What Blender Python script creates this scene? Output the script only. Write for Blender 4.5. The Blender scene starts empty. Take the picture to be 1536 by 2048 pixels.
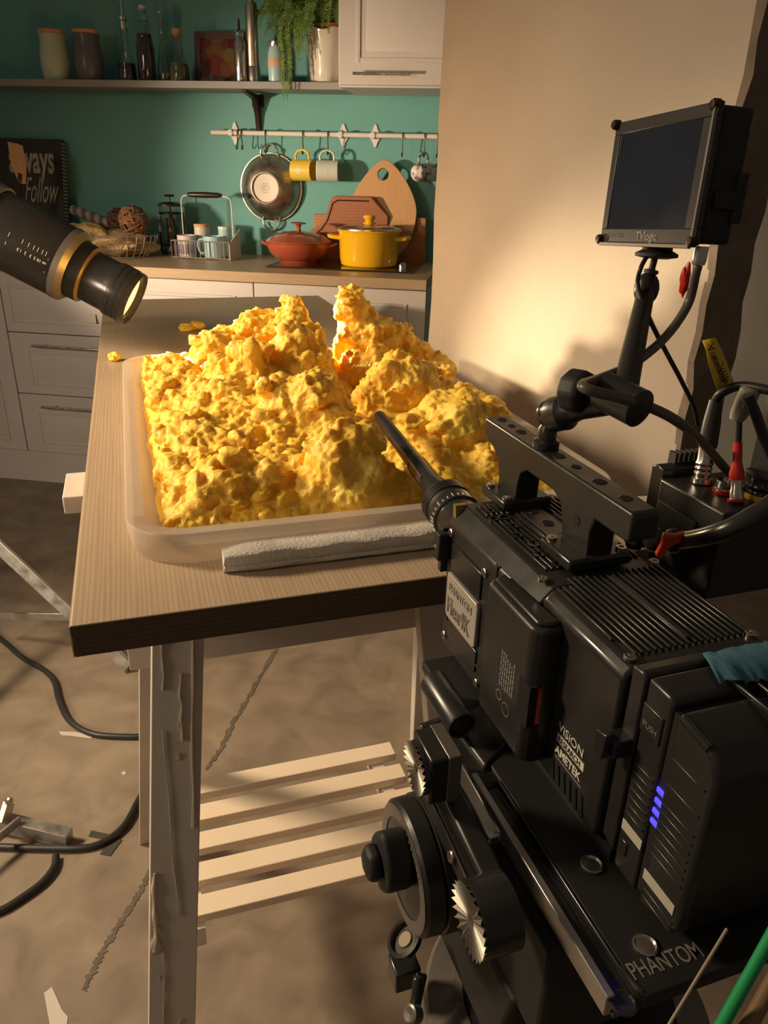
import bpy, bmesh, math, random
import numpy as np
from math import sin, cos, radians, pi, sqrt, hypot, atan2
from mathutils import Vector, Matrix, noise
C = bpy.context.scene.collection
SC = bpy.context.scene
random.seed(7)

# ------------------------------------------------------------------ camera
F = 1535.0
RM = Matrix(((0.99965683, -0.02619572, 0.0), (0.01063494, 0.40584075, -0.91388193), (0.0239398, 0.91356832, 0.40598006)))
CAMZ = 1.3
cam_d = bpy.data.cameras.new('camera')
cam = bpy.data.objects.new('camera', cam_d); C.objects.link(cam)
cam_d.sensor_fit = 'VERTICAL'; cam_d.sensor_height = 24.0; cam_d.lens = F / 2048 * 24.0
cam_d.clip_start = 0.02
cam.matrix_world = Matrix.Translation((0, 0, CAMZ)) @ RM.to_4x4()
SC.camera = cam
SC.view_settings.view_transform = 'Standard'
SC.view_settings.look = 'None'
SC.view_settings.gamma = 1.0
SC.view_settings.use_curve_mapping = False
SC.view_settings.exposure = 0.1

# ------------------------------------------------------------------ world and lights
w = bpy.data.worlds.new('world'); SC.world = w; w.use_nodes = True
w.node_tree.nodes['Background'].inputs[0].default_value = (1.0, 0.82, 0.62, 1)
w.node_tree.nodes['Background'].inputs[1].default_value = 0.085


def lamp(name, kind, loc, target, energy, color, **kw):
    d = bpy.data.lights.new(name, kind); d.energy = energy; d.color = color
    for k, v in kw.items(): setattr(d, k, v)
    o = bpy.data.objects.new(name, d); C.objects.link(o)
    o.location = loc
    o.rotation_euler = (Vector(target) - Vector(loc)).to_track_quat('-Z', 'Y').to_euler()
    return o


# beam of the projector lens (its own light)
LENS_T = Vector((-0.5792, 1.78, 1.0212)); LENS_A = Vector((0.8909, -0.0156, -0.4540)).normalized()
lamp('projector_beam', 'SPOT', LENS_T + LENS_A * 0.012 + Vector((0, 0, 0.022)), (-0.02, 1.44, 0.85), 98, (1.0, 0.76, 0.46),
     spot_size=radians(76), spot_blend=1.0, shadow_soft_size=0.028)
# kitchen key from the left
lamp('kitchen_key', 'SPOT', (-2.35, 1.85, 1.22), (0.05, 3.45, 1.15), 290, (1.0, 0.78, 0.53),
     spot_size=radians(44), spot_blend=1.0, shadow_soft_size=0.07)
# broad soft light high on the left
lamp('studio_soft_left', 'SPOT', (-2.0, 1.10, 1.95), (-0.12, 1.25, 0.36), 260, (1.0, 0.78, 0.52), spot_size=radians(80), spot_blend=1.0, shadow_soft_size=0.22)
lamp('added_soft_fill', 'SPOT', (-2.5, -0.3, 1.75), (-0.75, 1.9, 0.45), 150, (1.0, 0.80, 0.58), spot_size=radians(72), spot_blend=1.0, shadow_soft_size=0.35)  # added fill that lifts the drawers and camera, no known fixture

# ------------------------------------------------------------------ materials
MATS = {}


def mat(name, col=(0.5, 0.5, 0.5), rough=0.5, metal=0.0, bump=0.0, bscale=60.0, vary=0.0, vscale=8.0, coat=0.0,
        trans=0.0, ior=1.45, emit=None, estr=1.0, sss=0.0, spec=0.5, stretch=None, alpha=1.0, rvary=0.0):
    if name in MATS: return MATS[name]
    m = bpy.data.materials.new(name); m.use_nodes = True
    nt = m.node_tree; N = nt.nodes; L = nt.links; b = N['Principled BSDF']
    b.inputs['Base Color'].default_value = (*col, 1)
    b.inputs['Roughness'].default_value = rough
    b.inputs['Metallic'].default_value = metal
    b.inputs['IOR'].default_value = ior
    b.inputs['Specular IOR Level'].default_value = spec
    b.inputs['Transmission Weight'].default_value = trans
    b.inputs['Coat Weight'].default_value = coat
    b.inputs['Coat Roughness'].default_value = 0.12
    b.inputs['Alpha'].default_value = alpha
    if sss:
        b.inputs['Subsurface Weight'].default_value = sss
        b.inputs['Subsurface Radius'].default_value = (1.0, 0.5, 0.15)
        b.inputs['Subsurface Scale'].default_value = 0.02
    if emit:
        b.inputs['Emission Color'].default_value = (*emit, 1); b.inputs['Emission Strength'].default_value = estr
    tc = N.new('ShaderNodeTexCoord'); mp = N.new('ShaderNodeMapping')
    L.new(tc.outputs['Object'], mp.inputs[0])
    if stretch: mp.inputs['Scale'].default_value = stretch
    n1 = N.new('ShaderNodeTexNoise'); n1.inputs['Scale'].default_value = vscale; n1.inputs['Detail'].default_value = 6
    L.new(mp.outputs[0], n1.inputs['Vector'])
    v = max(vary, 0.06)
    mx = N.new('ShaderNodeMix'); mx.data_type = 'RGBA'
    mx.inputs[6].default_value = (*[min(1, c * (1 - v)) for c in col], 1)
    mx.inputs[7].default_value = (*[min(1, c * (1 + v)) for c in col], 1)
    L.new(n1.outputs[0], mx.inputs[0]); L.new(mx.outputs[2], b.inputs['Base Color'])
    if rvary:
        mr = N.new('ShaderNodeMapRange'); mr.inputs['To Min'].default_value = max(0.02, rough - rvary); mr.inputs['To Max'].default_value = min(1, rough + rvary)
        mr.inputs['From Min'].default_value = 0.3; mr.inputs['From Max'].default_value = 0.7
        L.new(n1.outputs[0], mr.inputs[0]); L.new(mr.outputs[0], b.inputs['Roughness'])
    if bump:
        n2 = N.new('ShaderNodeTexNoise'); n2.inputs['Scale'].default_value = bscale; n2.inputs['Detail'].default_value = 5
        L.new(mp.outputs[0], n2.inputs['Vector'])
        bp = N.new('ShaderNodeBump'); bp.inputs['Strength'].default_value = bump; bp.inputs['Distance'].default_value = 0.004
        L.new(n2.outputs[0], bp.inputs['Height']); L.new(bp.outputs[0], b.inputs['Normal'])
    MATS[name] = m
    return m


def ramp_mat(name, build):
    m = bpy.data.materials.new(name); m.use_nodes = True
    build(m.node_tree, m.node_tree.nodes, m.node_tree.links, m.node_tree.nodes['Principled BSDF'])
    MATS[name] = m
    return m


def wood(name, c1, c2, scale=(1, 1, 1), rough=0.45, wscale=18.0, dist=5.0, bump=0.15, axis='X'):
    def f(nt, N, L, b):
        tc = N.new('ShaderNodeTexCoord'); mp = N.new('ShaderNodeMapping'); mp.inputs['Scale'].default_value = scale
        L.new(tc.outputs['Object'], mp.inputs[0])
        n = N.new('ShaderNodeTexNoise'); n.inputs['Scale'].default_value = wscale; n.inputs['Detail'].default_value = 8; n.inputs['Distortion'].default_value = 0.6
        L.new(mp.outputs[0], n.inputs[0])
        wv = N.new('ShaderNodeTexWave'); wv.bands_direction = axis; wv.inputs['Scale'].default_value = wscale * 0.55
        wv.inputs['Distortion'].default_value = dist; wv.inputs['Detail'].default_value = 4; wv.inputs['Detail Scale'].default_value = 1.5
        L.new(mp.outputs[0], wv.inputs[0])
        mm = N.new('ShaderNodeMix'); mm.inputs[0].default_value = 0.38
        L.new(n.outputs[0], mm.inputs[2]); L.new(wv.outputs[1], mm.inputs[3])
        cr = N.new('ShaderNodeValToRGB'); cr.color_ramp.elements[0].color = (*c1, 1); cr.color_ramp.elements[1].color = (*c2, 1)
        cr.color_ramp.elements[0].position = 0.25; cr.color_ramp.elements[1].position = 0.75
        L.new(mm.outputs[0], cr.inputs[0]); L.new(cr.outputs[0], b.inputs['Base Color'])
        b.inputs['Roughness'].default_value = rough
        bp = N.new('ShaderNodeBump'); bp.inputs['Strength'].default_value = bump; bp.inputs['Distance'].default_value = 0.002
        L.new(mm.outputs[0], bp.inputs['Height']); L.new(bp.outputs[0], b.inputs['Normal'])
    return ramp_mat(name, f)


M_table = wood('oak_laminate', (0.40, 0.285, 0.185), (0.50, 0.37, 0.25), scale=(22, 0.9, 22), rough=0.42, wscale=5.0, dist=4.0, bump=0.06)
M_tedge_shaded = wood('oak_laminate_edge_shaded', (0.085, 0.055, 0.032), (0.115, 0.075, 0.043), scale=(1, 6, 16), rough=0.5, wscale=6, dist=4, axis='Z')  # oak darkened: the shade on the front edge is in the colour
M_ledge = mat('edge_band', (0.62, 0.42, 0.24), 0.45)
M_worktop = wood('worktop_oak', (0.42, 0.29, 0.17), (0.55, 0.40, 0.25), scale=(1.0, 14, 14), rough=0.38, wscale=5, dist=3, axis='Y')
M_bamboo = wood('bamboo', (0.54, 0.29, 0.12), (0.60, 0.335, 0.145), scale=(12, 1, 1.0), rough=0.5, wscale=4, dist=2)
M_redwood = wood('reddish_wood', (0.33, 0.12, 0.055), (0.38, 0.145, 0.065), scale=(1, 1, 9), rough=0.5, wscale=5, dist=3, axis='Z')
M_brownwood = wood('brown_wood', (0.36, 0.16, 0.07), (0.46, 0.22, 0.10), scale=(1, 1, 9), rough=0.5, wscale=5, dist=3, axis='Z')
M_cork = mat('cork_lid', (0.62, 0.33, 0.14), 0.7, vary=0.2, vscale=60)
M_teal = mat('teal_paint', (0.135, 0.36, 0.335), 0.62, bump=0.08, bscale=250, vary=0.05, vscale=3)
M_cab = mat('cabinet_paint', (0.60, 0.54, 0.50), 0.42, bump=0.05, bscale=300)
M_cabside = mat('cabinet_side', (0.62, 0.56, 0.50), 0.5)
M_groove = mat('cabinet_gap', (0.05, 0.045, 0.04), 0.8)
M_shelf = mat('shelf_grey', (0.30, 0.28, 0.26), 0.55, bump=0.1, bscale=90, vary=0.15)
M_white = mat('white_enamel', (0.72, 0.66, 0.60), 0.4)
M_steel = mat('brushed_steel', (0.62, 0.58, 0.54), 0.25, 1.0, rvary=0.08, vscale=40)
M_copper = mat('warm_steel', (0.52, 0.44, 0.37), 0.36, 1.0, rvary=0.06, vscale=30)
M_alu = mat('dull_aluminium', (0.50, 0.47, 0.43), 0.42, 0.9, vary=0.15, vscale=30, rvary=0.12)
M_black = mat('black_anodised', (0.022, 0.0205, 0.019), 0.34, 0.0, rvary=0.07, vscale=30, bump=0.03, bscale=700, spec=0.6)
M_black2 = mat('black_semi_gloss', (0.024, 0.0225, 0.021), 0.25, 0.0, rvary=0.08, vscale=18, spec=0.65)
M_blackm = mat('black_matte', (0.016, 0.015, 0.0145), 0.6)
M_greyring = mat('grey_ring', (0.20, 0.18, 0.16), 0.38, 0.6)
M_gold = mat('dark_gold', (0.45, 0.33, 0.12), 0.35, 0.8)
M_hole_shade = mat('hole_shade', (0.004, 0.004, 0.004), 0.8)  # near-black faces paint the shade inside holes, slots and recesses
M_screw = mat('screw_steel', (0.55, 0.50, 0.44), 0.28, 1.0)
M_badge = mat('badge_grey', (0.42, 0.38, 0.33), 0.4, 0.3, bump=0.05, bscale=400)
M_ink = mat('white_ink', (0.62, 0.58, 0.50), 0.6)
M_ink2 = mat('grey_ink', (0.22, 0.20, 0.18), 0.6)
M_tape = mat('pale_tape', (0.50, 0.45, 0.38), 0.7, bump=0.1, bscale=200)
M_rubber = mat('rubber_cable', (0.022, 0.021, 0.02), 0.42)
M_cable = mat('grey_cable', (0.11, 0.095, 0.08), 0.38)
M_red = mat('red_plastic', (0.55, 0.02, 0.012), 0.3)
M_redl = mat('red_lever', (0.62, 0.06, 0.03), 0.35)
M_yellowtag = mat('yellow_tag', (0.75, 0.48, 0.03), 0.5)
M_bluetape = mat('blue_tape', (0.05, 0.15, 0.21), 0.7, bump=0.2, bscale=120, vary=0.25)
M_led = mat('blue_led', (0.02, 0.02, 0.6), 0.4, emit=(0.05, 0.04, 1.0), estr=2.2)
M_screen = mat('screen_glass', (0.012, 0.016, 0.030), 0.14, coat=0.6, rvary=0.06, vscale=14)
M_bezel = mat('monitor_bezel', (0.035, 0.033, 0.031), 0.35)
M_green = mat('green_rod', (0.02, 0.36, 0.12), 0.35)
M_trestle = mat('trestle_paint', (0.66, 0.58, 0.50), 0.4, bump=0.12, bscale=60, vary=0.05)
M_slat = mat('slat_paint_lit', (0.80, 0.66, 0.50), 0.45, bump=0.1, bscale=80, vary=0.08)  # lightened: the strong light on the slats is put into the paint
M_foam = mat('grey_foam', (0.58, 0.53, 0.47), 0.9, bump=0.35, bscale=300)
M_glue = mat('dried_drip', (0.60, 0.51, 0.40), 0.25, coat=0.5)
M_paper = mat('paper_scrap', (0.55, 0.49, 0.42), 0.8)
M_darktape = mat('dark_tape', (0.05, 0.045, 0.035), 0.6)
M_card = mat('cardboard', (0.55, 0.30, 0.12), 0.8)
M_box = mat('plywood', (0.50, 0.33, 0.18), 0.6, vary=0.15)
M_glass = mat('clear_glass', (0.9, 0.93, 0.9), 0.03, trans=1.0, ior=1.45)
M_darkliq = mat('dark_vinegar', (0.03, 0.01, 0.012), 0.1, coat=0.5)
M_oil = mat('golden_oil', (0.30, 0.26, 0.08), 0.08, trans=0.7, ior=1.4)
M_mint = mat('mint_ceramic', (0.50, 0.56, 0.44), 0.35)
M_slate = mat('slate_ceramic', (0.13, 0.125, 0.14), 0.3)
M_creampot = mat('cream_ceramic', (0.66, 0.60, 0.50), 0.22, coat=0.5)
M_fern = mat('fern_green', (0.14, 0.23, 0.045), 0.55, vary=0.5, vscale=25)
M_terra = mat('terracotta', (0.50, 0.13, 0.07), 0.7)
M_casserole = mat('rust_enamel', (0.36, 0.075, 0.035), 0.18, coat=0.6)
M_yellow = mat('yellow_enamel', (0.85, 0.46, 0.012), 0.15, coat=0.6)
M_hob = mat('black_glass_hob', (0.02, 0.015, 0.012), 0.05, coat=1.0)
M_ymug = mat('yellow_mug', (0.78, 0.55, 0.07), 0.3)
M_wmug = mat('pale_mug', (0.62, 0.64, 0.55), 0.3)
M_bmug = mat('pale_blue_mug', (0.36, 0.52, 0.55), 0.3)
M_bluein = mat('blue_print', (0.06, 0.08, 0.25), 0.5)
M_iron = mat('dark_iron', (0.045, 0.028, 0.02), 0.35, 0.5)
M_signb = mat('sign_black', (0.035, 0.028, 0.026), 0.6, vary=0.2)
M_signi = mat('sign_ivory', (0.42, 0.38, 0.31), 0.7)
M_wire = mat('wire', (0.50, 0.47, 0.42), 0.35, 0.8)
M_vine = mat('vine_twigs', (0.22, 0.10, 0.045), 0.7, vary=0.4, vscale=60)
M_straw = mat('straw', (0.50, 0.33, 0.16), 0.8, vary=0.4, vscale=40, bump=0.6, bscale=120)
M_frame = mat('frame_dark', (0.10, 0.055, 0.045), 0.4)
M_concrete2 = mat('raw_plaster', (0.17, 0.13, 0.10), 0.9, bump=1.0, bscale=30, vary=0.5, vscale=20)
M_lensglow = mat('lens_glass_lit', (0.9, 0.75, 0.5), 0.1, emit=(1.0, 0.70, 0.36), estr=0.9)


def check_mat(nt, N, L, b):
    tc = N.new('ShaderNodeTexCoord'); ch = N.new('ShaderNodeTexChecker'); ch.inputs['Scale'].default_value = 70
    ch.inputs[1].default_value = (0.62, 0.36, 0.08, 1); ch.inputs[2].default_value = (0.68, 0.52, 0.30, 1)
    L.new(tc.outputs['Object'], ch.inputs[0]); L.new(ch.outputs[0], b.inputs['Base Color']); b.inputs['Roughness'].default_value = 0.85


M_check = ramp_mat('gingham_cloth', check_mat)


def plaid_mat(nt, N, L, b):
    tc = N.new('ShaderNodeTexCoord'); wv = N.new('ShaderNodeTexWave'); wv.inputs['Scale'].default_value = 9; wv.bands_direction = 'X'
    cr = N.new('ShaderNodeValToRGB'); cr.color_ramp.elements[0].color = (0.10, 0.08, 0.08, 1); cr.color_ramp.elements[1].color = (0.36, 0.29, 0.27, 1)
    L.new(tc.outputs['Object'], wv.inputs[0]); L.new(wv.outputs[1], cr.inputs[0]); L.new(cr.outputs[0], b.inputs['Base Color']); b.inputs['Roughness'].default_value = 0.9


M_plaid = ramp_mat('striped_cloth', plaid_mat)


def pic_mat(nt, N, L, b):
    tc = N.new('ShaderNodeTexCoord'); v = N.new('ShaderNodeTexVoronoi'); v.inputs['Scale'].default_value = 22
    cr = N.new('ShaderNodeValToRGB'); cr.color_ramp.elements[0].color = (0.09, 0.012, 0.008, 1); cr.color_ramp.elements[1].color = (0.16, 0.10, 0.03, 1)
    e = cr.color_ramp.elements.new(0.5); e.color = (0.14, 0.03, 0.015, 1)
    sx = N.new('ShaderNodeSeparateColor'); L.new(v.outputs['Color'], sx.inputs[0])
    L.new(tc.outputs['Object'], v.inputs['Vector']); L.new(sx.outputs[0], cr.inputs[0]); L.new(cr.outputs[0], b.inputs['Base Color']); b.inputs['Roughness'].default_value = 0.2


M_pic = ramp_mat('food_picture', pic_mat)


def speck_mat(nt, N, L, b):
    tc = N.new('ShaderNodeTexCoord'); v = N.new('ShaderNodeTexNoise'); v.inputs['Scale'].default_value = 45
    cr = N.new('ShaderNodeValToRGB'); cr.color_ramp.elements[0].color = (0.14, 0.10, 0.11, 1); cr.color_ramp.elements[1].color = (0.55, 0.48, 0.44, 1)
    cr.color_ramp.elements[0].position = 0.42; cr.color_ramp.elements[1].position = 0.5
    L.new(tc.outputs['Object'], v.inputs['Vector']); L.new(v.outputs[0], cr.inputs[0]); L.new(cr.outputs[0], b.inputs['Base Color']); b.inputs['Roughness'].default_value = 0.3


M_speck = ramp_mat('flowered_mug', speck_mat)


def floor_mat(nt, N, L, b):
    tc = N.new('ShaderNodeTexCoord')
    n = N.new('ShaderNodeTexNoise'); n.inputs['Scale'].default_value = 1.7; n.inputs['Detail'].default_value = 9; n.inputs['Roughness'].default_value = 0.62
    n2 = N.new('ShaderNodeTexNoise'); n2.inputs['Scale'].default_value = 9; n2.inputs['Detail'].default_value = 9; n2.inputs['Distortion'].default_value = 0.8
    for x in (n, n2): L.new(tc.outputs['Object'], x.inputs[0])
    mm = N.new('ShaderNodeMix'); mm.inputs[0].default_value = 0.5
    L.new(n.outputs[0], mm.inputs[2]); L.new(n2.outputs[0], mm.inputs[3])
    cr = N.new('ShaderNodeValToRGB')
    cr.color_ramp.elements[0].color = (0.15, 0.115, 0.082, 1); cr.color_ramp.elements[0].position = 0.34
    cr.color_ramp.elements[1].color = (0.30, 0.235, 0.17, 1); cr.color_ramp.elements[1].position = 0.62
    e = cr.color_ramp.elements.new(0.5); e.color = (0.235, 0.18, 0.13, 1)
    L.new(mm.outputs[0], cr.inputs[0]); L.new(cr.outputs[0], b.inputs['Base Color'])
    b.inputs['Roughness'].default_value = 0.55
    bp = N.new('ShaderNodeBump'); bp.inputs['Strength'].default_value = 0.25; bp.inputs['Distance'].default_value = 0.004
    L.new(n2.outputs[0], bp.inputs['Height']); L.new(bp.outputs[0], b.inputs['Normal'])


M_floor = ramp_mat('concrete_floor', floor_mat)


def wall_mat(nt, N, L, b):
    tc = N.new('ShaderNodeTexCoord')
    n = N.new('ShaderNodeTexNoise'); n.inputs['Scale'].default_value = 3; n.inputs['Detail'].default_value = 6
    n2 = N.new('ShaderNodeTexNoise'); n2.inputs['Scale'].default_value = 170; n2.inputs['Detail'].default_value = 4
    n3 = N.new('ShaderNodeTexNoise'); n3.inputs['Scale'].default_value = 14; n3.inputs['Detail'].default_value = 3
    for x in (n, n2, n3): L.new(tc.outputs['Object'], x.inputs[0])
    cr = N.new('ShaderNodeValToRGB')
    cr.color_ramp.elements[0].color = (0.37, 0.305, 0.24, 1); cr.color_ramp.elements[0].position = 0.3
    cr.color_ramp.elements[1].color = (0.43, 0.36, 0.285, 1); cr.color_ramp.elements[1].position = 0.7
    L.new(n.outputs[0], cr.inputs[0]); L.new(cr.outputs[0], b.inputs['Base Color'])
    b.inputs['Roughness'].default_value = 0.6
    bp = N.new('ShaderNodeBump'); bp.inputs['Strength'].default_value = 0.35; bp.inputs['Distance'].default_value = 0.0015
    ad = N.new('ShaderNodeMath'); ad.operation = 'ADD'; L.new(n2.outputs[0], ad.inputs[0]); L.new(n3.outputs[0], ad.inputs[1])
    L.new(ad.outputs[0], bp.inputs['Height']); L.new(bp.outputs[0], b.inputs['Normal'])


M_wall = ramp_mat('beige_wall_paint', wall_mat)
M_greywall = mat('grey_wall_paint', (0.46, 0.42, 0.36), 0.7, bump=0.05, bscale=80)


def food_mat(nt, N, L, b):
    tc = N.new('ShaderNodeTexCoord')
    n = N.new('ShaderNodeTexNoise'); n.inputs['Scale'].default_value = 14; n.inputs['Detail'].default_value = 6
    n2 = N.new('ShaderNodeTexNoise'); n2.inputs['Scale'].default_value = 170; n2.inputs['Detail'].default_value = 5
    for x in (n, n2): L.new(tc.outputs['Object'], x.inputs[0])
    cr = N.new('ShaderNodeValToRGB')
    cr.color_ramp.elements[0].color = (0.93, 0.54, 0.055, 1); cr.color_ramp.elements[0].position = 0.3
    cr.color_ramp.elements[1].color = (0.97, 0.66, 0.115, 1); cr.color_ramp.elements[1].position = 0.7
    L.new(n.outputs[0], cr.inputs[0]); L.new(cr.outputs[0], b.inputs['Base Color'])
    b.inputs['Roughness'].default_value = 0.5; b.inputs['Specular IOR Level'].default_value = 0.35
    b.inputs['Subsurface Weight'].default_value = 0.35; b.inputs['Subsurface Radius'].default_value = (1.0, 0.45, 0.08); b.inputs['Subsurface Scale'].default_value = 0.018
    bp = N.new('ShaderNodeBump'); bp.inputs['Strength'].default_value = 0.5; bp.inputs['Distance'].default_value = 0.003
    L.new(n2.outputs[0], bp.inputs['Height']); L.new(bp.outputs[0], b.inputs['Normal'])


M_food = ramp_mat('yellow_mash', food_mat)


def tray_mat(nt, N, L, b):
    b.inputs['Base Color'].default_value = (0.86, 0.80, 0.72, 1); b.inputs['Roughness'].default_value = 0.3
    b.inputs['Transmission Weight'].default_value = 0.0; b.inputs['Subsurface Weight'].default_value = 0.0
    tl_ = N.new('ShaderNodeBsdfTranslucent'); tl_.inputs[0].default_value = (0.86, 0.80, 0.72, 1)
    tr_ = N.new('ShaderNodeBsdfTransparent'); tr_.inputs[0].default_value = (0.97, 0.95, 0.92, 1)
    m1 = N.new('ShaderNodeMixShader'); m1.inputs[0].default_value = 0.35
    m2_ = N.new('ShaderNodeMixShader'); m2_.inputs[0].default_value = 0.30
    L.new(b.outputs[0], m1.inputs[1]); L.new(tl_.outputs[0], m1.inputs[2])
    L.new(tr_.outputs[0], m2_.inputs[1]); L.new(m1.outputs[0], m2_.inputs[2])
    L.new(m2_.outputs[0], N['Material Output'].inputs[0])


M_tray = ramp_mat('frosted_plastic', tray_mat)


# ------------------------------------------------------------------ mesh builder
def catmull(pts, per=8):
    pts = [Vector(p) for p in pts]
    if len(pts) < 3: return pts
    P = [pts[0] * 2 - pts[1]] + pts + [pts[-1] * 2 - pts[-2]]
    out = []
    for i in range(1, len(P) - 2):
        for k in range(per):
            t = k / per; a, b, c, d = P[i - 1], P[i], P[i + 1], P[i + 2]
            out.append(0.5 * ((2 * b) + (c - a) * t + (2 * a - 5 * b + 4 * c - d) * t * t + (3 * b - a - 3 * c + d) * t ** 3))
    out.append(pts[-1])
    return out


def frame(axis):
    a = Vector(axis).normalized()
    t = Vector((0, 0, 1)) if abs(a.z) < 0.9 else Vector((1, 0, 0))
    x = t.cross(a).normalized(); y = a.cross(x)
    return Matrix((x, y, a)).transposed()


class G:
    def __init__(s): s.v = []; s.f = []; s.T = None

    def add(s, vs, fs):
        o = len(s.v)
        s.v += [tuple(s.T @ Vector(p)) if s.T else tuple(p) for p in vs]
        s.f += [tuple(o + i for i in f) for f in fs]
        return s

    def box(s, x0, x1, y0, y1, z0, z1):
        vs = [(x, y, z) for z in (z0, z1) for y in (y0, y1) for x in (x0, x1)]
        return s.add(vs, [(0, 2, 3, 1), (4, 5, 7, 6), (0, 1, 5, 4), (2, 6, 7, 3), (0, 4, 6, 2), (1, 3, 7, 5)])

    def lathe(s, prof, n=32, org=(0, 0, 0), axis=(0, 0, 1), sx=1.0, sy=1.0, caps=True):
        R = frame(axis); o = Vector(org); vs = []; fs = []
        for r, h in prof:
            for k in range(n):
                a = 2 * pi * k / n
                vs.append(o + R @ Vector((r * cos(a) * sx, r * sin(a) * sy, h)))
        for i in range(len(prof) - 1):
            for k in range(n):
                k2 = (k + 1) % n
                fs.append((i * n + k, i * n + k2, (i + 1) * n + k2, (i + 1) * n + k))
        if caps:
            if prof[0][0] > 1e-6: fs.append(tuple(reversed(range(n))))
            if prof[-1][0] > 1e-6: fs.append(tuple((len(prof) - 1) * n + k for k in range(n)))
        return s.add(vs, fs)

    def cyl(s, p0, p1, r0, r1=None, n=20):
        p0 = Vector(p0); p1 = Vector(p1); r1 = r0 if r1 is None else r1
        return s.lathe([(r0, 0), (r1, (p1 - p0).length)], n, p0, p1 - p0)

    def tube(s, pts, r, n=10, per=8, smooth=True, closed=False):
        P = catmull(pts, per) if smooth else [Vector(p) for p in pts]
        rr = (lambda t: r) if not callable(r) else r
        m = len(P); vs = []; fs = []
        t0 = (P[1] - P[0]).normalized(); R = frame(t0); x = R.col[0]
        for i, p in enumerate(P):
            t = ((P[(i + 1) % m] - P[i - 1]) if closed else (P[min(i + 1, m - 1)] - P[max(i - 1, 0)])).normalized()
            x = (x - t * x.dot(t)).normalized(); y = t.cross(x)
            for k in range(n):
                a = 2 * pi * k / n
                vs.append(p + (x * cos(a) + y * sin(a)) * rr(i / max(1, m - 1)))
        for i in range(m if closed else m - 1):
            i2 = (i + 1) % m
            for k in range(n):
                k2 = (k + 1) % n
                fs.append((i * n + k, i * n + k2, i2 * n + k2, i2 * n + k))
        if not closed: fs += [tuple(reversed(range(n))), tuple((m - 1) * n + k for k in range(n))]
        return s.add(vs, fs)

    def bar(s, p0, p1, w, h, up=(0, 0, 1)):
        p0 = Vector(p0); p1 = Vector(p1); t = (p1 - p0).normalized(); x = t.cross(Vector(up)).normalized(); y = x.cross(t)
        vs = []
        for p in (p0, p1):
            for a, b in ((-1, -1), (1, -1), (1, 1), (-1, 1)): vs.append(p + x * a * w / 2 + y * b * h / 2)
        return s.add(vs, [(0, 1, 2, 3), (7, 6, 5, 4), (0, 4, 5, 1), (1, 5, 6, 2), (2, 6, 7, 3), (3, 7, 4, 0)])

    def prism(s, poly, a0, a1, axis='y'):
        # poly given as (p, q); axis 'y': p->x q->z ; axis 'z': p->x q->y ; axis 'x': p->y q->z
        def P(p, q, a): return {'y': (p, a, q), 'z': (p, q, a), 'x': (a, p, q)}[axis]
        n = len(poly); vs = [P(p, q, a0) for p, q in poly] + [P(p, q, a1) for p, q in poly]
        fs = [tuple(range(n)), tuple(reversed(range(n, 2 * n)))] + [(i, (i + 1) % n + 0, n + (i + 1) % n, n + i) for i in range(n)]
        return s.add(vs, fs)

    def ico(s, c, r, sub=2, sc=(1, 1, 1), nz=0.0, seed=0.0):
        b = bmesh.new(); bmesh.ops.create_icosphere(b, subdivisions=sub, radius=1)
        vs = []
        for v in b.verts:
            k = 1 + (nz * noise.noise(v.co * 1.6 + Vector((seed, seed * 2.3, -seed))) if nz else 0)
            vs.append((c[0] + v.co.x * r * sc[0] * k, c[1] + v.co.y * r * sc[1] * k, c[2] + v.co.z * r * sc[2] * k))
        fs = [tuple(x.index for x in f.verts) for f in b.faces]; b.free()
        return s.add(vs, fs)

    def build(s, name, m, parent=None, bevel=0.0, seg=2, smooth=True, ang=35, kind=None):
        me = bpy.data.meshes.new(name); me.from_pydata(s.v, [], s.f)
        b = bmesh.new(); b.from_mesh(me); bmesh.ops.recalc_face_normals(b, faces=b.faces); b.to_mesh(me); b.free()
        if smooth:
            me.polygons.foreach_set('use_smooth', [True] * len(me.polygons)); me.set_sharp_from_angle(angle=radians(ang))
        me.materials.append(m)
        o = bpy.data.objects.new(name, me); C.objects.link(o)
        if parent: o.parent = parent
        if bevel:
            bm = o.modifiers.new('bevel', 'BEVEL'); bm.width = bevel; bm.segments = seg; bm.limit_method = 'ANGLE'; bm.angle_limit = radians(40)
            bm.harden_normals = False
        if kind: o['kind'] = kind
        return o


def tag(o, label, cat, group=None):
    o['label'] = label; o['category'] = cat
    if group: o['group'] = group
    return o


def thing(name, label, cat, loc=(0, 0, 0), rotz=0.0, group=None):
    o = bpy.data.objects.new(name, None); C.objects.link(o); o.empty_display_size = 0.02
    o.location = loc; o.rotation_euler = (0, 0, rotz)
    return tag(o, label, cat, group)


def part(name, m, parent, fn, **kw):
    g = G(); fn(g); return g.build(name, m, parent, **kw)


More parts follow.
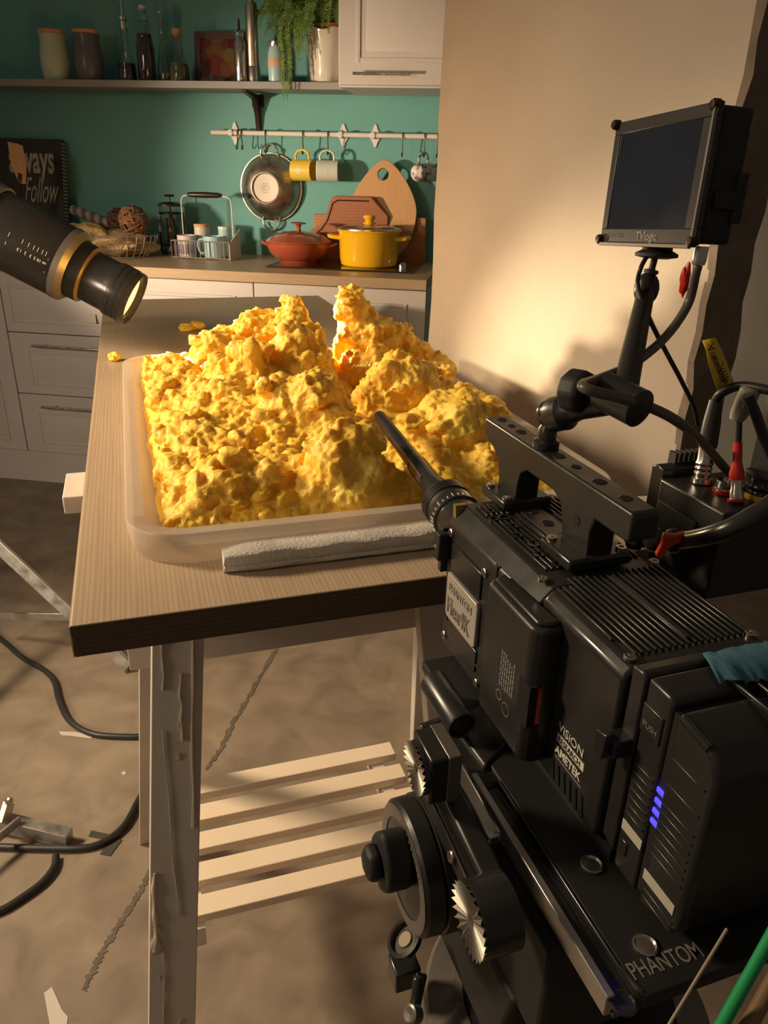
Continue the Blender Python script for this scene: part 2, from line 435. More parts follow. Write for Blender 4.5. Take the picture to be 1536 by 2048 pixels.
def text(name, s, size, origin, xdir, ydir, m, parent, ext=0.0004, fit=None, shear=0.0, sx=1.0, bold=0.0, align='LEFT', spacing=1.0):
    cu = bpy.data.curves.new(name, 'FONT'); cu.body = s; cu.size = size; cu.extrude = ext; cu.shear = shear; cu.align_x = align
    cu.offset = bold; cu.space_character = spacing; cu.resolution_u = 3
    t = bpy.data.objects.new(name, cu); C.objects.link(t)
    me = bpy.data.meshes.new_from_object(t); bpy.data.objects.remove(t)
    if fit:
        xs = [v.co.x for v in me.vertices]; f_ = fit / (max(xs) - min(xs)); x0_ = min(xs)
        for v in me.vertices: v.co.x = (v.co.x - x0_) * f_
    x = Vector(xdir).normalized(); y = (Vector(ydir) - x * Vector(ydir).dot(x)).normalized(); z = x.cross(y)
    M = Matrix((x * sx, y, z)).transposed().to_4x4(); M.translation = Vector(origin)
    me.transform(M); me.materials.append(m); me.name = name
    o = bpy.data.objects.new(name, me); C.objects.link(o); o.parent = parent
    return o


def copy_tree(o, parent=None):
    c = o.copy(); C.objects.link(c); c.parent = parent
    for ch in list(o.children): copy_tree(ch, c)
    return c


# frames -----------------------------------------------------------
AK = radians(-8.6); UK = Vector((cos(AK), sin(AK), 0)); VK = Vector((-sin(AK), cos(AK), 0)); K0 = Vector((-0.7174, 3.0080, 0))
AT = radians(18.1); UT = Vector((cos(AT), sin(AT), 0)); VT = Vector((-sin(AT), cos(AT), 0)); T0 = Vector((-0.3012, 0.6314, 0))
AP = radians(-70.7); UP = Vector((cos(AP), sin(AP), 0)); VP = Vector((-sin(AP), cos(AP), 0)); P0 = Vector((0.065, 0.697, 1.0))


def K(u, v, z): return K0 + UK * u + VK * v + Vector((0, 0, z))
def T(u, v, z): return T0 + UT * u + VT * v + Vector((0, 0, z))
def P(u, v, w_): return P0 + UP * u + VP * v + Vector((0, 0, w_))
def ray(px, py): return RM @ Vector((px - 768, -(py - 1024), -F))


def onz(px, py, z):
    d = ray(px, py); return Vector((0, 0, CAMZ)) + d * ((z - CAMZ) / d.z)


def onpl(px, py, p0, n):
    o = Vector((0, 0, CAMZ)); d = ray(px, py); return o + d * ((Vector(p0) - o).dot(n) / d.dot(n))


def ku(px, py, v): return (onpl(px, py, K0 + VK * v, VK) - K0).dot(UK)


CT = 0.943   # worktop height
D = 0.62     # wall plane depth in the kitchen frame
TT = 0.89    # table height

# ================================================================== STRUCTURE
g = G(); g.box(-4, 4, -2, 5, -0.06, 0); g.build('floor', M_floor, kind='structure')
kr = dict(loc=K(0, 0, 0), rotz=AK)


def kstruct(name, m, fn, **kw):
    g = G(); fn(g); o = g.build(name, m, kind='structure', **kw); o.location = K(0, 0, 0); o.rotation_euler = (0, 0, AK); return o


kstruct('wall_back', M_teal, lambda g: g.box(-2.6, 2.6, D, D + 0.1, 0, 2.7))
# beige free standing wall, seen from its left, with a torn lower corner
W0 = Vector((0.100, 1.930, 0)); W1 = Vector((0.478, 1.200, 0))
wd = (W1 - W0); WL = wd.length; AW = atan2(wd.y, wd.x)
edge = [(0.0, 0.15)]
random.seed(3)
zz = 0.15
while zz < 2.55:
    zz += 0.06 + random.random() * 0.07
    edge.append((0.004 * random.uniform(-1, 1), min(zz, 2.6)))
poly = [(WL, 0.0), (0.085, 0.0), (0.07, 0.03), (0.05, 0.06), (0.03, 0.10), (0.012, 0.135)] + edge + [(WL, 2.6)]
g = G(); g.prism(poly, -0.0, 0.075, 'y')
ow = g.build('wall_right', M_wall, kind='structure', bevel=0.002); ow.location = W0; ow.rotation_euler = (0, 0, AW)
# raw plaster end of that wall
g = G(); random.seed(5)
n = 60; vs = []; fs = []
for i in range(n + 1):
    z = 2.6 * i / n
    a = -0.002 + random.uniform(-0.004, 0.003); b_ = 0.078 + random.uniform(-0.004, 0.004)
    for k, (yy) in enumerate((a, (a + b_) / 2, b_)):
        vs.append((WL + 0.004 + random.uniform(0, 0.008), yy, z))
for i in range(n):
    for k in range(2):
        q = i * 3 + k; fs.append((q, q + 1, q + 4, q + 3))
vs2 = [(WL - 0.006, v[1], v[2]) for v in vs]; N0 = len(vs)
for i in range(n):
    q = i * 3
    fs.append((q, q + 3, N0 + q + 3, N0 + q)); fs.append((q + 2, N0 + q + 2, N0 + q + 5, q + 5))
g.add(vs + vs2, fs)
o = g.build('trim_1', M_concrete2, kind='structure', smooth=False); o.location = W0; o.rotation_euler = (0, 0, AW)
g = G(); g.box(0, 3.0, 0, 0.1, 0, 2.7)
o = g.build('wall_far_right', M_greywall, kind='structure'); o.location = (0.75, 3.0, 0); o.rotation_euler = (0, 0, radians(-14))


def strip(name, pts, w_, m, h=0.0012):
    g = G(); P_ = [Vector(p) for p in pts]; L_ = []; R_ = []
    for i, p in enumerate(P_):
        t = (P_[min(i + 1, len(P_) - 1)] - P_[max(0, i - 1)]).normalized(); s_ = Vector((-t.y, t.x, 0))
        L_.append(p + s_ * w_ * random.uniform(0.25, 1.0)); R_.append(p - s_ * w_ * random.uniform(0.25, 1.0))
    vs = []
    for l, r in zip(L_, R_): vs += [(l.x, l.y, h), (r.x, r.y, h), (l.x, l.y, 0), (r.x, r.y, 0)]
    fs = []
    for i in range(len(P_) - 1):
        a = 4 * i; fs += [(a, a + 1, a + 5, a + 4), (a, a + 4, a + 6, a + 2), (a + 1, a + 3, a + 7, a + 5)]
    g.add(vs, fs); o = g.build(name, m, kind='structure'); return o


M_crack = mat('floor_filler', (0.12, 0.095, 0.07), 0.8, vary=0.5, vscale=40, bump=0.4)
for i, ll in enumerate([[(302, 1738), (285, 1775), (262, 1815), (235, 1855), (215, 1885), (190, 1935), (165, 1985)], [(412, 1540), (440, 1500), (470, 1440), (500, 1390), (540, 1320), (575, 1262)]]):
    pts = []
    for a, b in zip(ll[:-1], ll[1:]):
        for k in range(12): pts.append(onz(a[0] + (b[0] - a[0]) * k / 12 + random.uniform(-1, 1), a[1] + (b[1] - a[1]) * k / 12, 0))
    strip('trim_%d' % (i + 2), pts, 0.009, M_crack)

# ================================================================== KITCHEN
t = thing('worktop', 'long oak worktop running along the teal wall under the pots and basket', 'worktop', **kr)
part('slab', M_worktop, t, lambda g: g.box(-2.1, 0.86, 0, D, 0.905, CT), bevel=0.002)


def drawer_front(g, u0, u1, z0, z1, v=0.02):
    g.box(u0, u1, v, v + 0.018, z0, z1)


def panel(g, u0, u1, z0, z1, v=0.02, d=0.006):
    # moulded raised panel: outer groove ring then raised field
    b = 0.022
    a = [(u0, z0), (u1, z0), (u1, z1), (u0, z1)]; c = [(u0 + b, z0 + b), (u1 - b, z0 + b), (u1 - b, z1 - b), (u0 + b, z1 - b)]
    vs = [(p, v - 0.0006, q) for p, q in a] + [(p, v - d, q) for p, q in c]
    g.add(vs, [(0, 1, 5, 4), (1, 2, 6, 5), (2, 3, 7, 6), (3, 0, 4, 7), (4, 5, 6, 7)])


def bar_handle(u0, u1, z, parent, v=0.02):
    def f(g):
        g.cyl((u0, v - 0.032, z), (u1, v - 0.032, z), 0.006, n=12)
        for x in (u0 + 0.05, u1 - 0.05): g.cyl((x, v - 0.032, z), (x, v, z), 0.0045, n=10)
    return part('handle', M_steel, parent, f)


def base_unit(u0, u1, fronts, label, handles=True):
    t = thing('base_cabinet', label, 'cabinet', **kr)
    part('carcass', M_cabside, t, lambda g: g.box(u0 + 0.001, u1 - 0.001, 0.042, D, 0.146, 0.905))
    part('plinth', M_cab, t, lambda g: g.box(u0, u1, 0.035, 0.05, 0.0, 0.146))
    for z0, z1 in fronts:
        kind = 'drawer' if z1 - z0 < 0.4 else 'door'
        fr = part(kind, M_cab, t, lambda g: (drawer_front(g, u0 + 0.002, u1 - 0.002, z0 + 0.002, z1 - 0.002)), bevel=0.002)
        ins = 0.07
        if z1 - z0 > 0.1:
            def rec(g):
                a0, a1, b0, b1 = u0 + (0.04 if z1 > 0.8 else 0.085), u1 - 0.085, z0 + 0.055, z1 - (0.066 if z1 > 0.8 else 0.085)
                # dark bevelled groove frame around a raised field
                for q in ((a0 - 0.014, a0, b0 - 0.014, b1 + 0.014), (a1, a1 + 0.014, b0 - 0.014, b1 + 0.014)): g.box(q[0], q[1], 0.0165, 0.0215, q[2], q[3])
                for q in ((a0, a1, b0 - 0.014, b0), (a0, a1, b1, b1 + 0.014)): g.box(q[0], q[1], 0.0165, 0.0215, q[2], q[3])
            part('moulding', M_cab, fr, rec, bevel=0.0025)
            part('panel', M_cab, fr, lambda g: panel(g, u0 + (0.04 if z1 > 0.8 else 0.085), u1 - 0.085, z0 + 0.055, z1 - (0.066 if z1 > 0.8 else 0.085)))
            if handles and z1 < 0.8: bar_handle(u0 + 0.12, u1 - 0.12 if kind == 'drawer' else u0 + 0.35, z1 - 0.045, fr)
    return t


FR = [(0.146, 0.405), (0.405, 0.662), (0.662, 0.903)]
base_unit(-2.1, -0.857, [(0.146, 0.903)], 'pale base cabinet at the far left end under the worktop', handles=False)
base_unit(-0.857, 0.20, FR, 'wide pale drawer cabinet left of the table with steel bar handles')
base_unit(0.20, 0.86, [(0.146, 0.662), (0.662, 0.903)], 'pale base cabinet under the hob beside the beige wall', handles=False)

# upper cabinet
t = thing('wall_cabinet', 'grey wall cabinet with moulded door above the mug rail', 'cabinet', **kr)
part('body', M_cab, t, lambda g: g.box(0.473, 1.10, D - 0.33, D - 0.001, 1.578, 2.5), bevel=0.002)
dr = part('door', M_cab, t, lambda g: g.box(0.475, 1.098, D - 0.352, D - 0.332, 1.585, 2.49), bevel=0.003)


def updoor(g):
    v = D - 0.352
    for q in ((0.54, 0.556, 1.655, 2.45), (1.06, 1.076, 1.655, 2.45)): g.box(q[0], q[1], v - 0.005, v, q[2], q[3])
    for q in ((0.556, 1.06, 1.655, 1.671),): g.box(q[0], q[1], v - 0.005, v, q[2], q[3])


part('moulding', M_cab, dr, updoor, bevel=0.0025)
part('panel', M_cab, dr, lambda g: panel(g, 0.575, 1.04, 1.69, 2.44, v=D - 0.352, d=0.007))
part('handle', M_steel, dr, lambda g: (g.cyl((0.535, D - 0.385, 1.618), (0.745, D - 0.385, 1.618), 0.005, n=12), g.cyl((0.57, D - 0.385, 1.618), (0.57, D - 0.35, 1.618), 0.004), g.cyl((0.71, D - 0.385, 1.618), (0.71, D - 0.35, 1.618), 0.004)))

# shelf
SV = D - 0.2; SZ = 1.607
t = thing('wall_shelf', 'long grey shelf on the teal wall carrying bottles and jars', 'shelf', **kr)
part('board', M_shelf, t, lambda g: g.box(-2.1, 0.472, SV, D, SZ - 0.026, SZ), bevel=0.0015)


def bracket(g):
    g.prism([(D - 0.001, 1.575), (D - 0.18, 1.579), (D - 0.18, 1.572), (D - 0.06, 1.555), (D - 0.025, 1.50), (D - 0.012, 1.44), (D - 0.001, 1.43)], 0.046, 0.066, 'x')
    g.box(0.030, 0.082, D - 0.004, D, 1.53, 1.578)


part('bracket', M_iron, t, bracket, bevel=0.002)

# hanging rail
RZ = 1.431; RV = D - 0.055
t = thing('hanging_rail', 'white rail on the teal wall holding mugs and colander', 'rail', **kr)
part('bar', M_white, t, lambda g: g.cyl((-0.135, RV, RZ), (0.90, RV, RZ), 0.0095))
for u in (-0.05, 0.42, 0.555):
    def fl(g, u=u):
        prof = []
        for k in range(28):
            a = 2 * pi * k / 28; r = 0.024 * (1 + 0.16 * cos(4 * a)); prof.append((u + r * 0.8 * cos(a), RZ + r * 1.6 * sin(a)))
        g.prism(prof, D - 0.006, D - 0.0005, 'y')
        g.cyl((u, D - 0.004, RZ), (u, RV - 0.012, RZ), 0.012, n=16); g.lathe([(0.014, -0.009), (0.014, 0.009)], 18, (u, RV, RZ), (1, 0, 0))
    part('flange', M_white, t, fl, bevel=0.0015)


def hook(u, label, L_=0.075, tilt=0.0):
    t = thing('s_hook', label, 'hook', loc=K(u, RV, RZ), rotz=AK, group='hooks on the white rail')
    pts = [(0, 0.012, -0.004), (0, 0.011, 0.008), (0, 0, 0.0125), (0, -0.0125, 0.006), (0, -0.013, -0.01), (tilt * 0.4, -0.010, -L_ * 0.5), (tilt, -0.007, -L_ + 0.012), (tilt, -0.013, -L_), (tilt, -0.024, -L_ + 0.003), (tilt, -0.027, -L_ + 0.014)]
    part('wire', M_iron, t, lambda g: g.tube(pts, 0.0022, 8)); return t


hook(-0.018, 'empty black hook, left of a pair at the rail left end', 0.062, -0.003)
hook(-0.002, 'empty black hook, right of a pair at the rail left end', 0.062, 0.004)
hook(0.102, 'black hook holding the steel colander'); hook(0.262, 'black hook holding the yellow mug'); hook(0.368, 'black hook holding the pale green mug')
hook(0.678, 'empty black hook between the egg shaped board and the flowered mug'); hook(0.768, 'black hook holding the flowered mug'); hook(0.82, 'empty black hook right of the flowered mug')

# colander, hanging flat to the wall, base toward the room
CZ = 1.222; CU = 0.104; CV = D - 0.010
t = thing('colander', 'steel colander hanging by its handle from the rail', 'colander', loc=K(CU, CV, CZ), rotz=AK)


def col_bowl(g):
    g.lathe([(0.134, 0.0), (0.138, 0.003), (0.137, 0.006), (0.131, 0.006), (0.126, 0.012), (0.115, 0.036), (0.095, 0.060), (0.072, 0.074), (0.060, 0.078)], 56, (0, 0, 0), (0, -1, 0), caps=False)


part('bowl', M_copper, t, col_bowl, ang=60)
part('foot', mat('satin_steel', (0.42, 0.36, 0.31), 0.55, 0.8), t, lambda g: g.lathe([(0.060, 0.074), (0.062, 0.09), (0.058, 0.091), (0.055, 0.082), (0.0, 0.080)], 40, (0, 0, 0), (0, -1, 0), caps=False))


def col_holes(g):
    k = 0
    for i in range(-5, 6):
        for j in range(-5, 6):
            x = (i + 0.5 * (j % 2)) * 0.0092; z = j * 0.0082
            if hypot(x, z) < 0.047: g.lathe([(0.0019, 0), (0.0019, 0.0006)], 8, (x, -0.0802, z), (0, -1, 0))
    for i in range(120):
        a = random.uniform(0, 2 * pi); r = random.uniform(0.088, 0.118)
        if sin(a * 6) > 0.1:
            h = 0.060 - (r - 0.095) / 0.020 * 0.024 if r > 0.095 else 0.0655
            g.lathe([(0.0016, 0), (0.0016, 0.001)], 6, (r * cos(a), -h, r * sin(a)), (0.9 * cos(a), -1, 0.9 * sin(a)))


part('perforations', M_hole_shade, t, col_holes)
for sgn, nm in ((1, 'handle'), (-1, 'handle')):
    pts = [(-0.036, 0.0, sgn * 0.112), (-0.038, -0.012, sgn * 0.128), (-0.034, -0.014, sgn * 0.150), (-0.018, -0.010, sgn * 0.166), (0, -0.009, sgn * 0.171), (0.018, -0.010, sgn * 0.166), (0.034, -0.014, sgn * 0.150), (0.038, -0.012, sgn * 0.128), (0.036, 0, sgn * 0.112)]
    part(nm, M_copper, t, lambda g: g.tube(pts, 0.0042, 10))


# mugs hanging: cylinder axis horizontal
def hang_mug(u, m, label, yaw, L_=0.088, r=0.041, taper=0.0, decal=None):
    t = thing('mug', label, 'mug', loc=K(u, RV - 0.024, RZ - 0.052), rotz=AK + yaw, group='mugs on the white rail')
    zc = -0.008 - 0.036 - r
    part('body', m, t, lambda g: g.lathe([(0.0, 0.003), (r * 0.9 - taper, 0.0), (r - taper, 0.004), (r, L_), (r - 0.003, L_ + 0.001), (r - 0.004, L_ - 0.002), (r - 0.005 - taper, 0.008), (0, 0.007)], 36, (-L_ / 2, 0, zc), (1, 0, 0), caps=False))
    pts = [(-0.028, 0, zc + r - 0.005), (-0.030, 0, zc + r + 0.014), (-0.020, 0, zc + r + 0.030), (0, 0, zc + r + 0.036), (0.020, 0, zc + r + 0.030), (0.029, 0, zc + r + 0.013), (0.027, 0, zc + r - 0.005)]
    part('handle', m, t, lambda g: g.tube(pts, 0.0048, 10))
    if decal:
        def dc(g):
            for a0 in (r * 1.001,):
                vs = []; fs = []
                N_ = 24
                for k in range(N_):
                    a = 2 * pi * k / N_; uu = 0.012 * cos(a); ww = 0.017 * sin(a)
                    for q in (1.0, 0.82): vs.append((uu * q - 0.004, -sqrt(a0 * a0 - (ww * q) ** 2) - 0.0004, zc + ww * q))
                for k in range(N_):
                    k2 = (k + 1) % N_; fs.append((2 * k, 2 * k2, 2 * k2 + 1, 2 * k + 1))
                g.add(vs, fs)
            for k in range(3): g.box(-0.010, 0.002, -r - 0.0006, -r + 0.002, zc - 0.009 + 0.007 * k, zc - 0.006 + 0.007 * k)
        part('printed_badge', decal, t, dc)
    return t


hang_mug(0.262, M_ymug, 'yellow mug hanging from the rail beside the colander', radians(-6), decal=M_white)
hang_mug(0.368, M_wmug, 'pale green mug hanging from the rail, right of the yellow mug', radians(8), decal=M_white)
hang_mug(0.768, M_speck, 'grey flowered mug hanging from the rail near the beige wall', radians(58), r=0.038, taper=0.006)


# cutting boards leaning
def lean(name, label, u, m, poly, th, base_v, ang, hole=None):
    t = tag(G().prism(poly, -th, 0, 'y').build(name, m, bevel=0.003), label, 'cutting board')
    t.location = K(u, base_v, CT + 0.001); t.rotation_euler = Matrix.Rotation(AK, 3, 'Z').to_4x4().to_3x3().to_euler()
    t.rotation_euler = (Matrix.Rotation(AK, 3, 'Z') @ Matrix.Rotation(-ang, 3, 'X')).to_euler()
    return t


egg = []
for k in range(64):
    a = 2 * pi * k / 64
    x = 0.143 * cos(a); z = 0.200 + 0.200 * sin(a)
    if sin(a) > 0: x *= (1 - 0.40 * sin(a) ** 1.6)
    else: x *= (1 - 0.0 * sin(a))
    egg.append((x, max(z, 0.0)))
# egg board with a hole: ring of quads between outline and hole plus cap faces
bb = bmesh.new()
hx, hz, hr = -0.004, 0.345, 0.023
outer = [bb.verts.new((x, 0, z)) for x, z in egg]
inner = [bb.verts.new((hx + hr * cos(2 * pi * k / 64), 0, hz + hr * sin(2 * pi * k / 64))) for k in range(64)]
fcs = [bb.faces.new((outer[k], outer[(k + 1) % 64], inner[(k + 1) % 64], inner[k])) for k in range(64)]
r_ = bmesh.ops.extrude_face_region(bb, geom=fcs)
bmesh.ops.translate(bb, verts=[e for e in r_['geom'] if isinstance(e, bmesh.types.BMVert)], vec=(0, -0.018, 0))
bmesh.ops.recalc_face_normals(bb, faces=bb.faces)
me = bpy.data.meshes.new('cutting_board'); bb.to_mesh(me); bb.free(); me.materials.append(M_bamboo)
o = bpy.data.objects.new('cutting_board', me); C.objects.link(o)
md = o.modifiers.new('bevel', 'BEVEL'); md.width = 0.003; md.segments = 2; md.limit_method = 'ANGLE'
o.location = K(0.608, D - 0.118, CT + 0.001); o.rotation_euler = (Matrix.Rotation(AK, 3, 'Z') @ Matrix.Rotation(radians(-9), 3, 'X')).to_euler()
tag(o, 'egg shaped pale bamboo cutting board with a round hole, leaning upright', 'cutting board')
lean('cutting_board', 'rectangular brown cutting board lying lengthwise behind the others', 0.545, M_brownwood, [(-0.235, 0), (0.245, 0), (0.245, 0.185), (-0.235, 0.185)], 0.018, D - 0.045, radians(-9))
pl = [(-0.17, 0.0), (0.17, 0.0), (0.17, 0.19), (0.10, 0.262), (-0.05, 0.262), (-0.072, 0.25), (-0.10, 0.17), (-0.13, 0.14), (-0.17, 0.12)]
t = lean('cutting_board', 'reddish shaped cutting board with a dark juice groove behind the bamboo board', 0.465, M_redwood, pl, 0.018, D - 0.078, radians(-9))
part('juice_groove', M_iron, t, lambda g: g.tube([(-0.150, -0.0185, 0.02), (-0.150, -0.0185, 0.105), (-0.115, -0.0185, 0.13), (-0.088, -0.0185, 0.165), (-0.062, -0.0185, 0.235), (-0.04, -0.0185, 0.247), (0.09, -0.0185, 0.247)], 0.0028, 6, smooth=False))

# hob
t = thing('hob', 'black glass hob set into the worktop under the two pots', 'hob', **kr)
part('glass', M_hob, t, lambda g: g.prism([(0.205, 0.165), (0.79, 0.165), (0.79, 0.52), (0.205, 0.52)], CT + 0.0005, CT + 0.006, 'z'), bevel=0.002)
for q in ((0.735, 0.27), (0.735, 0.235)):
    part('control_knob', M_steel, t, lambda g: g.lathe([(0.013, 0), (0.013, 0.015), (0.010, 0.022), (0, 0.022)], 24, (q[0], q[1], CT + 0.006)))

# casserole
t = thing('casserole', 'rust red shallow casserole with matching lid on the hob', 'pot', loc=K(ku(598, 500, 0.36), 0.36, CT + 0.0065), rotz=AK)
part('body', M_casserole, t, lambda g: g.lathe([(0, 0), (0.085, 0), (0.088, 0.006), (0.098, 0.012), (0.128, 0.034), (0.146, 0.066), (0.150, 0.083), (0.146, 0.085), (0.140, 0.07), (0.12, 0.04), (0.08, 0.015), (0, 0.012)], 56, caps=False))
part('handle', M_casserole, t, lambda g: g.tube([(0.135, -0.03, 0.07), (0.165, -0.026, 0.078), (0.172, 0, 0.08), (0.165, 0.026, 0.078), (0.135, 0.03, 0.07)], 0.007, 10))
part('handle', M_casserole, t, lambda g: g.tube([(-0.135, -0.03, 0.07), (-0.162, -0.026, 0.08), (-0.167, 0, 0.084), (-0.162, 0.026, 0.08), (-0.135, 0.03, 0.07)], 0.007, 10))
t.scale = (0.90, 0.90, 0.90)
ld = part('lid', M_casserole, t, lambda g: g.lathe([(0.149, 0.0855), (0.150, 0.09), (0.140, 0.096), (0.115, 0.112), (0.07, 0.127), (0.03, 0.132), (0, 0.132)], 56, caps=True))
part('knob', M_casserole, ld, lambda g: g.lathe([(0.012, 0.130), (0.009, 0.148), (0.014, 0.158), (0.034, 0.162), (0.035, 0.167), (0.02, 0.170), (0, 0.170)], 32, caps=False))

# yellow pot
t = thing('saucepan', 'bright yellow pot with a glass lid and yellow knob on the hob', 'pot', loc=K(ku(738, 500, 0.325), 0.325, CT + 0.0065), rotz=AK)
part('body', M_yellow, t, lambda g: g.lathe([(0, 0), (0.104, 0), (0.112, 0.006), (0.117, 0.03), (0.121, 0.122), (0.129, 0.134), (0.128, 0.137), (0.119, 0.128), (0.114, 0.03), (0.1, 0.006), (0, 0.005)], 56, caps=False))
for sg in (1, -1):
    part('handle', M_yellow, t, lambda g: g.tube([(sg * 0.112, -0.035, 0.104), (sg * 0.150, -0.033, 0.108), (sg * 0.162, 0, 0.110), (sg * 0.150, 0.033, 0.108), (sg * 0.112, 0.035, 0.104)], 0.008, 10))
ld = part('lid', M_glass, t, lambda g: g.lathe([(0.122, 0.137), (0.118, 0.142), (0.09, 0.152), (0.05, 0.158), (0.0, 0.160), (0.0, 0.157), (0.05, 0.155), (0.09, 0.149), (0.116, 0.140), (0.120, 0.137)], 48, caps=False))
part('rim', M_steel, ld, lambda g: g.lathe([(0.118, 0.137), (0.124, 0.137), (0.124, 0.142), (0.119, 0.143), (0.118, 0.137)], 48, caps=False))
part('knob', M_yellow, ld, lambda g: g.lathe([(0.026, 0.158), (0.026, 0.162), (0.016, 0.165), (0.018, 0.172), (0.025, 0.180), (0.023, 0.189), (0.012, 0.192), (0, 0.192)], 32, caps=False))

# wire caddy
CA = (ku(412, 490, 0.40), 0.40)
t = thing('wire_caddy', 'white wire caddy with dark wooden handle holding small cups', 'caddy', loc=K(CA[0], CA[1], CT), rotz=AK)
cw, cd, ch = 0.125, 0.07, 0.072


def cad(g):
    for z in (0.006, ch):
        g.tube([(-cw, -cd, z), (cw, -cd, z), (cw, cd, z), (-cw, cd, z)], 0.0026, 6, smooth=False, closed=True)
    for i in range(13):
        x = -cw + 2 * cw * i / 12
        for y in (-cd, cd): g.cyl((x, y, 0.004), (x, y, ch), 0.0018, n=6)
    for i in range(5):
        y = -cd + 2 * cd * i / 4
        g.cyl((-cw, y, 0.004), (-cw, y, ch), 0.0018, n=6)
    for i in range(1, 12):
        x = -cw + 2 * cw * i / 12; g.cyl((x, -cd, 0.004), (x, cd, 0.004), 0.0015, n=6)


part('wire_sides', M_wire, t, cad)
part('end_panel', M_white, t, lambda g: g.prism([(-cd, 0.002), (cd, 0.002), (cd, 0.115), (-cd, 0.065)], cw, cw + 0.004, 'x'))
hd = part('handle_wire', M_white, t, lambda g: (g.tube([(-cw + 0.02, 0.02, ch * 0.2), (-cw + 0.02, 0.02, 0.16), (-cw + 0.024, 0.02, 0.232), (-0.07, 0.02, 0.246)], 0.0026, 8, per=5), g.tube([(cw - 0.01, 0.02, ch), (cw - 0.01, 0.02, 0.16), (cw - 0.016, 0.02, 0.232), (0.07, 0.02, 0.246)], 0.0026, 8, per=5)))
part('grip', M_iron, hd, lambda g: g.lathe([(0.006, -0.075), (0.010, -0.06), (0.012, 0), (0.010, 0.06), (0.006, 0.075)], 16, (0.0, 0.02, 0.248), (1, 0, 0)))


def cup(u, v, z, r, h, m, label, handle=None, lid=None, name='cup', stripes=False):
    t = thing(name, label, name, loc=K(u, v, z), rotz=AK, group='cups in the wire caddy')
    part('body', m, t, lambda g: g.lathe([(0, 0.0), (r * 0.86, 0), (r * 0.95, 0.01), (r, h), (r - 0.003, h), (r * 0.9, 0.012), (0, 0.008)], 28, caps=False))
    if stripes: part('stripes', M_bluein, t, lambda g: [g.box(r * 0.99 * cos(a) - 0.002, r * 0.99 * cos(a) + 0.002, r * 0.99 * sin(a) - 0.001, r * 0.99 * sin(a) + 0.001, 0.012, h * 0.6) for a in [pi + 0.25 * k for k in range(1, 12)]])
    if handle: part('handle', m, t, lambda g: g.tube([(-r * 0.9, -0.01, h * 0.85), (-r - 0.016, -0.014, h * 0.8), (-r - 0.022, -0.015, h * 0.5), (-r - 0.010, -0.012, h * 0.2), (-r * 0.9, -0.01, h * 0.2)], 0.0045, 8))
    if lid: part('lid', lid, t, lambda g: g.lathe([(r * 0.98, h), (r * 1.02, h + 0.001), (r * 1.02, h + 0.011), (r * 0.98, h + 0.012), (0, h + 0.012)], 28))
    return t


cup(CA[0] -0.073, CA[1] -0.025, CT + 0.0065, 0.040, 0.085, mat('pink_white_cup', (0.62, 0.52, 0.50), 0.3), 'pinkish white cup with blue stripes at the front left of the caddy', stripes=True)
cup(CA[0] +0.045, CA[1] -0.025, CT + 0.0065, 0.043, 0.085, M_bmug, 'pale blue mug with a handle at the front right of the caddy', handle=True, name='mug')
cup(CA[0] -0.030, CA[1] +0.040, CT + 0.0065, 0.032, 0.115, mat('white_jar', (0.60, 0.55, 0.50), 0.3), 'small white jar with a cork lid at the back of the caddy', lid=M_cork, name='jar')
cup(CA[0] +0.070, CA[1] +0.042, CT + 0.0065, 0.027, 0.108, M_bmug, 'small pale blue jar with pale lid at the back right of the caddy', lid=M_wmug, name='jar')

# french press
t = thing('french_press', 'glass french press with dark plunger behind the wire caddy', 'coffee press', loc=K(ku(345, 470, 0.50), 0.50, CT), rotz=AK)
part('beaker', M_glass, t, lambda g: g.lathe([(0.048, 0.012), (0.048, 0.190), (0.051, 0.196), (0.049, 0.196), (0.0455, 0.188), (0.0455, 0.014), (0, 0.014), (0, 0.012)], 36, caps=False))
part('frame', M_iron, t, lambda g: (g.lathe([(0.052, 0), (0.052, 0.018), (0.049, 0.018), (0.049, 0.002), (0, 0.002), (0, 0)], 32, caps=False), g.lathe([(0.052, 0.165), (0.052, 0.172), (0.0495, 0.172), (0.0495, 0.165), (0.052, 0.165)], 32, caps=False), [g.box(0.0505 * cos(a) - 0.003, 0.0505 * cos(a) + 0.003, 0.0505 * sin(a) - 0.003, 0.0505 * sin(a) + 0.003, 0.01, 0.17) for a in (0.3, 1.9, 3.4, 5.0)]))
part('lid', M_iron, t, lambda g: g.lathe([(0.053, 0.197), (0.053, 0.203), (0.035, 0.212), (0, 0.214)], 32))
part('plunger', M_iron, t, lambda g: (g.cyl((0, 0, 0.04), (0, 0, 0.237), 0.003), g.lathe([(0.045, 0.036), (0.045, 0.042)], 24), g.lathe([(0.019, 0.234), (0.022, 0.238), (0.019, 0.243), (0, 0.244)], 24)))
part('coffee', mat('coffee', (0.03, 0.014, 0.008), 0.3), t, lambda g: g.lathe([(0.021, 0.05), (0.021, 0.15)], 24))

# wire basket with linens
BX = ku(238, 480, 0.33)
t = thing('wire_basket', 'low round wire basket full of linens and straw on the worktop', 'basket', loc=K(BX, 0.33, CT), rotz=AK)


def bask(g):
    for z, r in ((0.003, 0.110), (0.035, 0.135), (0.062, 0.150), (0.088, 0.158)):
        g.tube([(r * 1.05 * cos(a), r * 0.85 * sin(a), z) for a in [2 * pi * k / 32 for k in range(32)]], 0.0022, 6, smooth=False, closed=True)
    for k in range(26):
        a = 2 * pi * k / 26
        g.tube([(r * 1.05 * cos(a), r * 0.85 * sin(a), z) for z, r in ((0.003, 0.108), (0.035, 0.135), (0.062, 0.150), (0.090, 0.158))], 0.0018, 6, per=3)


